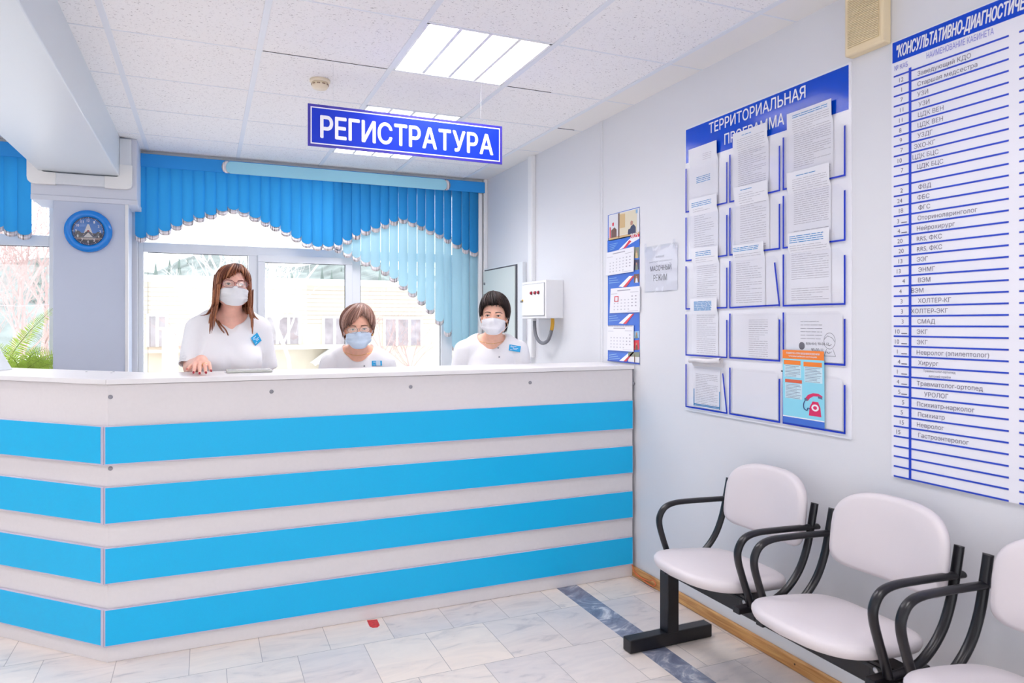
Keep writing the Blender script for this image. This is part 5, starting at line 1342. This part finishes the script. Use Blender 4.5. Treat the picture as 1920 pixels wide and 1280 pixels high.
        V, Q = surfnet(fld, xs, ys, zs); mb = MB(); mb.add(V, [tuple(q) for q in Q.tolist()], 0, True)
        s.clothf = fld; s.tunic = make('tunic', mb, m, s.t); return s.tunic
    def march(s, o, d, fn, eps=.0004, n=90, t0=0.0):
        o = np.array(o, np.float32).reshape(-1, 3); d = np.array(d, np.float32).reshape(-1, 3); t = np.full(len(o), t0, np.float32)
        for _ in range(n): t = t + np.clip(fn(o + d * t[:, None]), -.02, .05) * .8
        return o + d * t[:, None]
    def pix(s, px, py, fn=None):
        d = ray(px, py); d = d / np.linalg.norm(d); o = np.array([0, 0, CAM_H]) + d * (np.linalg.norm(s.HO - np.array([0, 0, CAM_H])) - .5)
        return s.march([o], [d], fn or s.clothf)[0].astype(float)
    def face_detail(s, brow, iris, brow_m):
        Hh = s.H; wm = mat('eye_white', (232, 226, 224), .2, .5); im = mat('iris_' + iris[0], iris[1], .15, .6); pm = mat('pupil', (18, 14, 14), .1, .6)
        for e in (-1, 1):
            c = np.array([e * .0315, -.0735, .0]); mb = MB(); nu, nv = 24, 18; V = []; r = .0125
            for i in range(nv + 1):
                t_ = math.pi * i / nv
                for j in range(nu):
                    a = 2 * math.pi * j / nu; V.append(Hh(c + r * np.array([math.sin(t_) * math.cos(a), -math.cos(t_), math.sin(t_) * math.sin(a)])))
            F = [(i * nu + j, (i + 1) * nu + j, (i + 1) * nu + (j + 1) % nu, i * nu + (j + 1) % nu) for i in range(nv) for j in range(nu)]
            mb.add(V, F, 0, True); mb.mi = [2 if k // nu < 1 else (1 if k // nu < 3 else 0) for k in range(len(F))]
            make('eye', mb, [wm, im, pm], s.t)
            arc = [(-.0135, -.0012), (-.009, .0028), (-.003, .0047), (.004, .0046), (.010, .0026), (.0150, -.0006)]
            G = []
            for (x, z) in arc:
                p = c + np.array([x * 1.0 * e, 0, z]); G.append(p)
            pts = [Hh((p[0], s._fy(p[0], p[2]) - .0012, p[2])) for p in G]
            mb = MB(); mb.tube(smooth_path(pts, 3), .0011, 6); make('eyelid_line', mb, mat('lash_dark', (52, 34, 30), .6), s.t)
            pts = [Hh((e * x, s._fy(e * x, z) - .0010, z)) for x, z in ((-.0, 0),)] and [Hh((e * (.0315 + x), s._fy(e * (.0315 + x), z) - .0005, z)) for x, z in ((-.018, .0165), (-.008, .0195), (.004, .0205), (.013, .0185), (.021, .0135))]
            mb = MB(); mb.tube(smooth_path(pts, 3), np.r_[np.linspace(.0028, .0026, 7), np.linspace(.0024, .0009, 6)], 6); make('eyebrow', mb, brow_m, s.t)
    def _fy(s, x, z):
        p = s.march([(x, -.16, z)], [(0, 1, 0)], lambda P: head_field(P))[0]; return float(p[1])
    def mask(s, rgb, name, top=-.014):
        """pleated mask hugging the cheeks, with ear loops"""
        nu, nv = 25, 17; us = np.linspace(-1, 1, nu); vs = np.linspace(0, 1, nv); O = []; D = []
        for v in vs:
            for u in us:
                th = u * 1.20; ztop = top - .020 * abs(u) ** 1.6; zbot = -.111 + .030 * abs(u) ** 2.2
                z = ztop + (zbot - ztop) * v; d = np.array([math.sin(th), -math.cos(th), 0]); c = np.array([0, -.012, z]); O.append(c + d * .17); D.append(-d)
        def f(P): return np.minimum(head_field(P), s_ell(P, (0, -.030, -.070), (.052, .066, .055))) - .0035
        Pm = s.march(O, D, f).astype(float).reshape(nv, nu, 3)
        for _ in range(10):                                                    # cloth bridges the hollows beside the nose
            Q = Pm.copy(); Q[1:-1, 1:-1] = (Pm[:-2, 1:-1] + Pm[2:, 1:-1] + Pm[1:-1, :-2] + Pm[1:-1, 2:]) / 4
            r0 = np.linalg.norm(Pm[..., :2] - np.array([0, -.012]), axis=2); r1 = np.linalg.norm(Q[..., :2] - np.array([0, -.012]), axis=2)
            Pm = np.where((r1 > r0 - .0002)[..., None], Q, Pm)
        for i, v in enumerate(vs):
            for j, u in enumerate(us):
                d = np.array([math.sin(u * 1.2), -math.cos(u * 1.2), 0]); k = (v * 3.2) % 1.0
                Pm[i, j] += d * (.0036 * (1 - k) * math.sin(math.pi * v) ** .5 + .0016 * math.sin(9 * u + 5 * v))
        mb = MB(); mb.grid([[s.H(p) for p in row] for row in Pm]); mm = mat(name, rgb, .75, .2, trans=.12, bump=(500, .1)); o = make('face_mask', mb, mm, s.t, solid=.0016, subsurf=1)
        for e, j in ((-1, 0), (1, nu - 1)):
            a, b = Pm[1, j], Pm[-2, j]; ear = np.array([e * .083, .022, .006]); low = np.array([e * .080, .018, -.036])
            mb = MB(); mb.tube([s.H(p) for p in smooth_path([a, (a + ear) / 2 + np.array([e * .008, 0, .002]), ear, np.array([e * .086, .026, -.015]), low, (b + low) / 2 + np.array([e * .007, 0, 0]), b], 5)], .0013, 6); make('ear_loop', mb, mm, o)
        for v0 in (0, nv - 1):
            mb = MB(); mb.tube([s.H(p + np.array([0, -.0012, 0])) for p in Pm[v0]], .0016, 6); make('mask_seam', mb, mm, o)
        s.Pm = Pm
    def glasses(s, m, w=.0245, h=.0165, dz=-.003, tint=(255, 255, 255), refl=.08, r=.0008):
        fr = MB(); ln = []
        for e in (-1, 1):
            c = np.array([e * .0325, 0, dz]); pts = []
            for k in range(28):
                a = 2 * math.pi * k / 28; x = math.copysign(abs(math.cos(a)) ** .7, math.cos(a)) * w; z = math.copysign(abs(math.sin(a)) ** .8, math.sin(a)) * h
                pts.append(np.array([c[0] + x, -.102 + .25 * (abs(c[0] + x)) ** 1.6 * .9, c[2] + z]))
            fr.tube([s.H(p) for p in pts], r, 6, closed=True); ln.append(pts)
            tm = [pts[0] if e > 0 else pts[14], np.array([e * .068, -.085, dz + .004]), np.array([e * .077, -.02, dz + .004]), np.array([e * .081, .012, dz - .002])]
            fr.tube([s.H(p) for p in tm], r, 6)
        fr.tube([s.H(p) for p in smooth_path([(-.0085, -.101, dz + .004), (0, -.104, dz + .008), (.0085, -.101, dz + .004)])], r, 6)
        o = make('glasses', fr, m, s.t)
        for pts in ln:
            mb = MB(); mb.poly([s.H(p) for p in pts]); make('lens', mb, clear('lens', tint, refl, .02), o)
    def hair(s, zend, vol, n, col, sweep, top_jit=.004, curtain=None, rs=1, tipw=.5, crown=(0, .035), bang_lift=0.0, name='hair', base_off=-.004, wob=.004):
        """hair laid in strands from the crown over an inflated skull, hanging to zend(azimuth)"""
        R_ = random.Random(rs); c = np.array([0, .014, .030])
        def rad(az):
            return np.array([.0745 + vol(az), .093 + vol(az), .082 + vol(None)])
        def pt(az, t, off=0.0):
            """t 0 crown .. 1 end; az in radians, 0 = face"""
            r = rad(az) + off; ze = zend(az); a0 = az + sweep(az) * (1 - t) ** 1.2
            zt = c[2] + r[2]; z = zt + (ze - zt) * (1 - math.cos(t * math.pi / 2) if ze > c[2] - .03 else t ** 1.7)
            if z > c[2]: k = math.sqrt(max(0, 1 - ((z - c[2]) / r[2]) ** 2))
            else: k = 1.0 if curtain is None else curtain(az, z)
            x, y = math.sin(a0) * r[0] * k, -math.cos(a0) * r[1] * k
            q = c + np.array([x, y, 0]); q[2] = z
            if z > c[2]: q[:2] += np.array(crown) * (1 - k)
            return q
        mb = MB(); NA, NT = 96, 18; G = []
        for i in range(NT + 1): G.append([s.H(pt(2 * math.pi * j / NA - math.pi, i / NT, base_off)) for j in range(NA)])
        mb.grid(G, closed_u=True)
        for k in range(n):
            az = R_.uniform(-math.pi, math.pi); off = R_.uniform(-.003, .004) + (top_jit * R_.random()); ph = R_.uniform(0, 6.28); te = R_.uniform(.88, 1.06) ; w0 = R_.uniform(.0022, .0040); t0 = R_.uniform(.0, .25)
            pts = []
            for i in range(12):
                t = t0 + (te - t0) * i / 11; p = pt(az + wob * 4 * math.sin(ph + 3 * t), min(t, 1.0), off); 
                if t > 1: p = p + np.array([0, 0, -.012 * (t - 1) / .06])
                pts.append(s.H(p))
            w = w0 * np.array([.5, .8, 1, 1, 1, 1, 1, 1, .95, .85, .65, tipw * .5]); mb.tube(pts, w, 5, R_.choice([0, 0, 1, 2]))
        return make(name, mb, col, s.t)
    def lock(s, mb, pts, w, n, R_, spread, m=(0, 1, 2), world=False, thin=1.0):
        """a tapering bundle of strands along a path"""
        P = np.array(smooth_path(pts, 5)); L = len(P)
        for k in range(n):
            o = np.array([R_.gauss(0, 1), R_.gauss(0, .5), R_.gauss(0, .3)]) * spread; o2 = np.array([R_.gauss(0, 1), R_.gauss(0, .5), 0]) * spread * .9
            cut = R_.uniform(.68, 1.0); n_ = max(4, int(L * cut)); Q = []
            for i in range(n_):
                f_ = i / (L - 1); Q.append(P[i] + o * (1 - f_) + o2 * f_ * (1.1 - f_ * .6))
            r = w * np.linspace(1, .35, n_) * thin; r[-1] = w * .12
            mb.tube([s.H(q) for q in Q] if not world else Q, r, 5, R_.choice(m))
    def badge(s, px, py, w, h, ang, m_bg, m_tx, name='name_badge', split=False):
        p = s.pix(px, py); e = .012
        n = np.array([s.clothf(np.array([p + d], np.float32))[0] - s.clothf(np.array([p - d], np.float32))[0] for d in np.eye(3) * e]); n /= np.linalg.norm(n)
        u = np.cross((0, 0, 1.0), n); u /= np.linalg.norm(u); v = np.cross(n, u); ca, sa = math.cos(ang), math.sin(ang); u, v = u * ca + v * sa, -u * sa + v * ca
        c = p + n * .006; mb = MB(); mb.obox(c, u, v, n, w, h, .003); o = make(name, mb, m_bg, s.t, bevel=.001)
        mb = MB()
        for k, (a, L) in enumerate(((-.38, .5), (-.38, .30), (-.15, .45), (-.15, .36), (-.38, .2))):
            y0 = h * (.30 - .15 * k); mb.obox(c + n * .0018 + u * (w * (a + L / 2)) + v * y0, u, v, n, w * L, h * .055, .0006)
        if split: mb.obox(c + n * .0018 + u * w * .12, u, v, n, w * .42, h * .92, .0005)
        make('badge_print', mb, m_tx, o)

def skin_mat(name, rgb):
    m = mat(name, rgb, .45, .4, noise=(45, .06)); b = m.node_tree.nodes['Principled BSDF']
    b.inputs['Subsurface Weight'].default_value = .12; b.inputs['Subsurface Radius'].default_value = (.01, .004, .002); return m
def hair_mats(name, cols, rough=.38):
    out = []
    for k, c in enumerate(cols):
        m = mat(name + '_' + 'abc'[k], c, rough, .3); N, Lk = nodes_of(m); g = N.new('ShaderNodeNewGeometry'); mp = N.new('ShaderNodeMapping'); mp.inputs['Scale'].default_value = (420, 420, 14)
        Lk.new(g.outputs['Position'], mp.inputs[0]); n = N.new('ShaderNodeTexNoise'); n.inputs['Scale'].default_value = 1; Lk.new(mp.outputs[0], n.inputs['Vector'])
        r = N.new('ShaderNodeValToRGB'); e = r.color_ramp.elements; l_ = lin(*c); e[0].position = .3; e[0].color = tuple(x * .62 for x in l_[:3]) + (1,); e[1].position = .7; e[1].color = tuple(min(1, x * 1.35) for x in l_[:3]) + (1,)
        Lk.new(n.outputs['Fac'], r.inputs[0]); Lk.new(r.outputs[0], N['Principled BSDF'].inputs['Base Color']); out.append(m)
    return out
def interp(tab):
    xs, ys = zip(*tab); return lambda a: float(np.interp(math.degrees(a), xs, ys))
M_TUNIC = mat('tunic_white', (243, 243, 247), .8, .15, bump=(260, .05)); M_TROUS = mat('trousers_white', (226, 226, 234), .8, .15)
M_BADGE = mat('badge_blue', (18, 158, 216), .35, .5); M_BTN = mat('button_grey', (104, 104, 112), .3, .5, metal=.4)
CAMP = np.array([0, 0, CAM_H])

# ---- the standing person with long auburn hair, one hand on the counter
hd = at(437, 537, 1, 4.03)
ft = np.array([hd[0] - .015, 4.10, 0])
p1 = Person('person', 'standing person with long auburn hair and white mask, one hand on the counter', ft, (.06, -1), hd[2], 1.435, hd[:2], skin_mat('skin_rosy', (236, 184, 166)), tilt=(.02, -.10, .03), scale=1.0, sh_w=.148, bulk=1.06)
S1, S2 = p1.W((-.150, .03, p1.zs - .014)), p1.W((.150, .03, p1.zs - .014))
hand_w = at(377, 676, 1, 3.70); hand_w[2] = CZ + .060
E1 = np.array([S1[0] - .032, S1[1] - .07, S1[2] - .196]); E2 = p1.W((.192, .05, p1.zs - .262))
p1.limbs = [(S1, E1, hand_w), (S2, E2, p1.W((.20, -.10, p1.zs - .42)))]
dv = at(376, 692, 2, CZ) - hand_w; dv[2] = -.012
p1.hands = [dict(dir=(.05, -1, -.10), up=(.0, -.10, 1), thumb=1, curl=((.24, .42, .35), (.22, .42, .35), (.22, .44, .35), (.24, .44, .35)), fan=.35, tdrop=.35),
            dict(dir=(.1, -.7, -.5), up=(.2, -.4, 1), thumb=-1, curl=((.3, .4, .3),) * 4)]
p1.build_body(M_TROUS)
p1.cloth([('ell', (0, -.02, p1.zs + .083), (.092, .125, .082)), ('cone', (.004, -.10, p1.zs + .03), (.018, -.135, p1.zs - .055), .056, .018)], [(.95, .070, 0), (.90, .068, 0)], .86, M_TUNIC)
auburn = hair_mats('auburn', [(104, 54, 34), (128, 72, 46), (166, 110, 78)])
p1.face_detail(None, ('hazel', (84, 66, 48)), mat('brow_brown', (124, 78, 58), .7))
p1.mask((240, 242, 246), 'mask_white')
p1.glasses(mat('frame_rose', (150, 78, 84), .3, .5, metal=.3), w=.0285, h=.0185, refl=.24, r=.0012)
zt = interp([(-180, -.10), (-75, -.13), (-62, -.10), (-52, -.02), (-44, .022), (-24, .030), (-8, .046), (8, .066), (22, .068), (34, .050), (46, .02), (56, -.02), (66, -.10), (180, -.10)])
p1.hair(zt, lambda a: .010, 420, auburn, lambda a: .55 * math.cos(a / 2) if abs(a) < 1.2 else 0, curtain=lambda az, z: 1.0 + .35 * max(0, (.03 - z) - .06), rs=4, crown=(.012, .03))
mb = MB(); R_ = random.Random(5)
for e in (-1, 1):
    for k in range(16):                                                     # long sides and back, down to the shoulders
        a = math.radians(60 + k * 7.2) * e; x, y = math.sin(a) * .085, .014 - math.cos(a) * .100
        zb = -.235 - R_.uniform(-.03, .035) if k < 9 else -.25; fl = 1.22
        back = max(0, y - .0); yb = y * .8 + .035 if k > 3 else y + (.02 if e > 0 else -.01)
        p1.lock(mb, [(x * .84, y * .9, .062), (x * .95, y, .02), (x * 1.01, y + .004, -.04), (x * 1.07, y + .006, -.11), (x * fl, yb, -.17), (x * (fl + .05), yb + .005, zb)], .0052, 10, R_, .0055)
lw = lambda px, py, dy: p1.pix(px, py) + np.array([0, -dy - .012, 0])
hl = lambda px, py, y: at(px, py, 1, y)
# front locks over the chest, left of the face as seen
for pa, w_, n_, sp in (
    ([p1.H((-.078, -.055, .00)), p1.H((-.082, -.052, -.09)), lw(404, 590, .012), lw(412, 606, .006), lw(423, 618, .004), lw(429, 631, .003)], .0036, 16, .005),
    ([p1.H((-.082, -.035, -.02)), p1.H((-.088, -.035, -.10)), lw(398, 586, .012), lw(406, 602, .006), lw(414, 616, .004), lw(424, 629, .003)], .0034, 12, .006),
    ([p1.H((-.085, -.02, -.03)), p1.H((-.092, -.02, -.10)), lw(396, 580, .02), lw(388, 589, .010), lw(374, 592, .004)], .0038, 16, .007),
    ([p1.H((-.084, -.03, -.03)), p1.H((-.088, -.03, -.10)), lw(402, 584, .015), lw(400, 594, .008), lw(402, 602, .004)], .004, 14, .007),
    ([p1.H((.085, -.015, -.03)), p1.H((.092, -.012, -.11)), lw(474, 588, .02), lw(480, 596, .012), lw(485, 600, .006)], .0040, 18, .006),
    ([p1.H((.082, -.035, -.02)), p1.H((.086, -.032, -.10)), lw(468, 584, .02), lw(474, 592, .012), lw(478, 598, .006)], .0038, 14, .006)):
    p1.lock(mb, pa, w_, n_, R_, sp, m=(0, 1, 2, 2), world=True)
make('long_hair', mb, auburn, p1.t)
p1.badge(479, 636, .060, .050, .48, M_BADGE, M_PRINT)
# thin gold ring on the ring finger of the hand on the counter
def ring_on(P, li, fi):
    E, Wr = P.limbs[li][1], P.limbs[li][2]; spec = P.hands[li]; d = np.array(spec['dir'], float); d /= np.linalg.norm(d); up = np.array(spec['up'], float); sd = np.cross(d, up); sd /= np.linalg.norm(sd); up = np.cross(sd, d)
    b = (.030, .010, -.011, -.030)[fi] * spec['thumb']; c = np.array(Wr) + d * (.083 - abs(b) * .18 + .014) + sd * b - up * .004
    m_ = MB(); m_.tube([c + (sd * math.cos(a) + up * math.sin(a)) * .0098 for a in np.linspace(0, 2 * math.pi, 24, endpoint=False)], .0014, 6, closed=True); make('ring', m_, mat('gold', (226, 186, 110), .2, .6, metal=1.0), P.t)
ring_on(p1, 0, 2)

# ---- the person with short ash brown hair and glasses
hd = at(671, 614, 1, 4.06); fdir = CAMP[:2] - hd[:2]; fdir = fdir / np.linalg.norm(fdir)
ft = np.array([hd[0] + .022, 4.17, 0])
p2 = Person('person', 'person with short ash brown hair, glasses and pale blue mask behind the counter', ft, (fdir[0], fdir[1]), hd[2], 1.232, hd[:2], skin_mat('skin_warm', (230, 176, 152)), tilt=(.05, .10, -.05), scale=1.0, sh_w=.146, bulk=1.04)
for e, th in ((-1, 1), (1, -1)):
    p2.limbs.append((p2.W((e * .152, .03, p2.zs - .018)), p2.W((e * .195, .02, p2.zs - .27)), p2.W((e * .13, -.085, p2.zs - .42))))
p2.hands = [dict(dir=(.9, -.12, -.3), up=(0, -1, .2), thumb=-1, curl=((.2, .35, .3),) * 4), dict(dir=(-.9, -.12, -.6), up=(0, -1, .2), thumb=1, curl=((.2, .35, .3),) * 4)]
p2.build_body(M_TROUS)
p2.cloth([('ell', (0, -.015, p2.zs + .086), (.088, .115, .074)), ('ell', (0, -.075, p2.zs + .062), (.070, .07, .062))], [(.97, .070, 0), (.97, .070, 0)], .70, M_TUNIC)
ash = hair_mats('ash', [(122, 88, 78), (150, 112, 98), (176, 142, 130)])
p2.face_detail(None, ('brown', (70, 52, 44)), mat('brow_dark', (96, 66, 54), .7))
p2.mask((212, 229, 248), 'mask_blue')
p2.glasses(mat('frame_silver', (168, 152, 146), .25, .5, metal=.7), w=.0265, h=.0165, refl=.06, r=.0011)
zt = interp([(-180, -.085), (-120, -.075), (-92, -.034), (-74, -.016), (-60, .004), (-48, .016), (-30, .028), (-14, .048), (2, .072), (20, .078), (34, .058), (48, .026), (60, .0), (74, -.018), (92, -.036), (120, -.075), (180, -.085)])
p2.hair(zt, lambda a: .019 if a is None else .013 + .006 * min(1, abs(a) / 1.4), 520, ash, lambda a: .75 * math.cos(a / 2) if abs(a) < 1.3 else .1, curtain=lambda az, z: 1.0 - max(0, .02 - z) * 2.0, rs=9, crown=(.02, .02))
p2.badge(706, 681, .062, .030, -.02, M_BADGE, mat('badge_pale', (206, 228, 244), .4), split=True)
# ---- the person with short dark hair by the electrical cabinet
hd = at(927, 592, 1, 4.04); fdir = CAMP[:2] - hd[:2]; fdir = fdir / np.linalg.norm(fdir)
ft = np.array([hd[0] + .012, 4.12, 0])
p3 = Person('person', 'person with short dark hair and white mask at the right end of the counter', ft, (fdir[0], fdir[1]), hd[2], 1.293, hd[:2], skin_mat('skin_light', (236, 186, 162)), tilt=(-.10, .0, .03), scale=1.03, sh_w=.160, bulk=1.04)
for e, th in ((-1, 1), (1, -1)):
    p3.limbs.append((p3.W((e * .168, .03, p3.zs - .012)), p3.W((e * .21, .02, p3.zs - .28)), p3.W((e * .13, -.085, p3.zs - .44))))
p3.hands = [dict(dir=(.9, -.12, -.3), up=(0, -1, .2), thumb=-1, curl=((.2, .35, .3),) * 4), dict(dir=(-.9, -.12, -.6), up=(0, -1, .2), thumb=1, curl=((.2, .35, .3),) * 4)]
p3.build_body(M_TROUS)
p3.cloth([('ell', (0, -.015, p3.zs + .086), (.088, .115, .074)), ('ell', (0, -.075, p3.zs + .062), (.066, .07, .060))], [(.97, .070, 0), (.97, .070, 0)], .75, M_TUNIC)
dark = hair_mats('dark', [(30, 19, 19), (38, 25, 24), (56, 37, 34)], .6)
p3.face_detail(None, ('brown', (70, 52, 44)), mat('brow_darker', (66, 46, 42), .7))
p3.mask((244, 244, 249), 'mask_bright')
zt = interp([(-180, -.10), (-120, -.085), (-94, -.030), (-80, -.012), (-66, .006), (-54, .034), (-38, .056), (-20, .062), (0, .060), (18, .064), (36, .058), (52, .036), (64, .006), (78, -.022), (88, -.060), (104, -.085), (120, -.09), (180, -.10)])
p3.hair(zt, lambda a: .024 if a is None else .013 - .007 * min(1, abs(a) / 1.2), 620, dark, lambda a: -.5 * math.cos(a / 2) if abs(a) < 1.3 else .1, curtain=lambda az, z: 1.0 - max(0, .02 - z) * 1.9, rs=12, crown=(-.01, .03), top_jit=.013, wob=.022)
p3.badge(965, 653, .072, .038, -.16, M_BADGE, M_PRINT)
for P_, pts in ((p2, ((680, 670), (683, 686))), (p3, ((934, 652), (936, 669)))):
    for px, py in pts:
        q = P_.pix(px, py); n = CAMP - q; n /= np.linalg.norm(n); u = np.cross((0, 0, 1.0), n); u /= np.linalg.norm(u)
        mb = MB(); mb.tube([q, q + n * .0035], .0048, 10); make('button', mb, M_BTN, P_.tunic)
for P_, z_ in ((p2, .052), (p3, .050)):                                      # thin neck chains
    pts = []
    for k in range(17):
        a = math.radians(-100 + 200 * k / 16); o_ = P_.W((.20 * math.sin(a), .02 - .25 * math.cos(a), P_.zs + z_ - .030 * math.cos(a) + .01)); tgt = P_.W((0, .03, P_.zs + z_ - .03 * math.cos(a) + .02)); d = tgt - o_; d /= np.linalg.norm(d)
        pts.append(P_.march([o_], [d], P_.field)[0].astype(float) - d * .001)
    mb = MB(); mb.tube(pts, .0011, 6); make('neck_chain', mb, mat('gold', (226, 186, 110)), P_.t)
mb = MB(); c = p3.H((.079, .004, -.048)); mb.tube([c + p3.HR @ np.array([0, .007 * math.sin(a), .010 * math.cos(a)]) for a in np.linspace(0, 6.28, 16, endpoint=False)], .0014, 6, closed=True); make('earring', mb, mat('gold', (226, 186, 110)), p3.t)
mb = MB(); c = p2.H((.080, .0, -.046)); mb.ell(c, (.0045, .0045, .006)); make('earring', mb, mat('gold', (226, 186, 110)), p2.t)
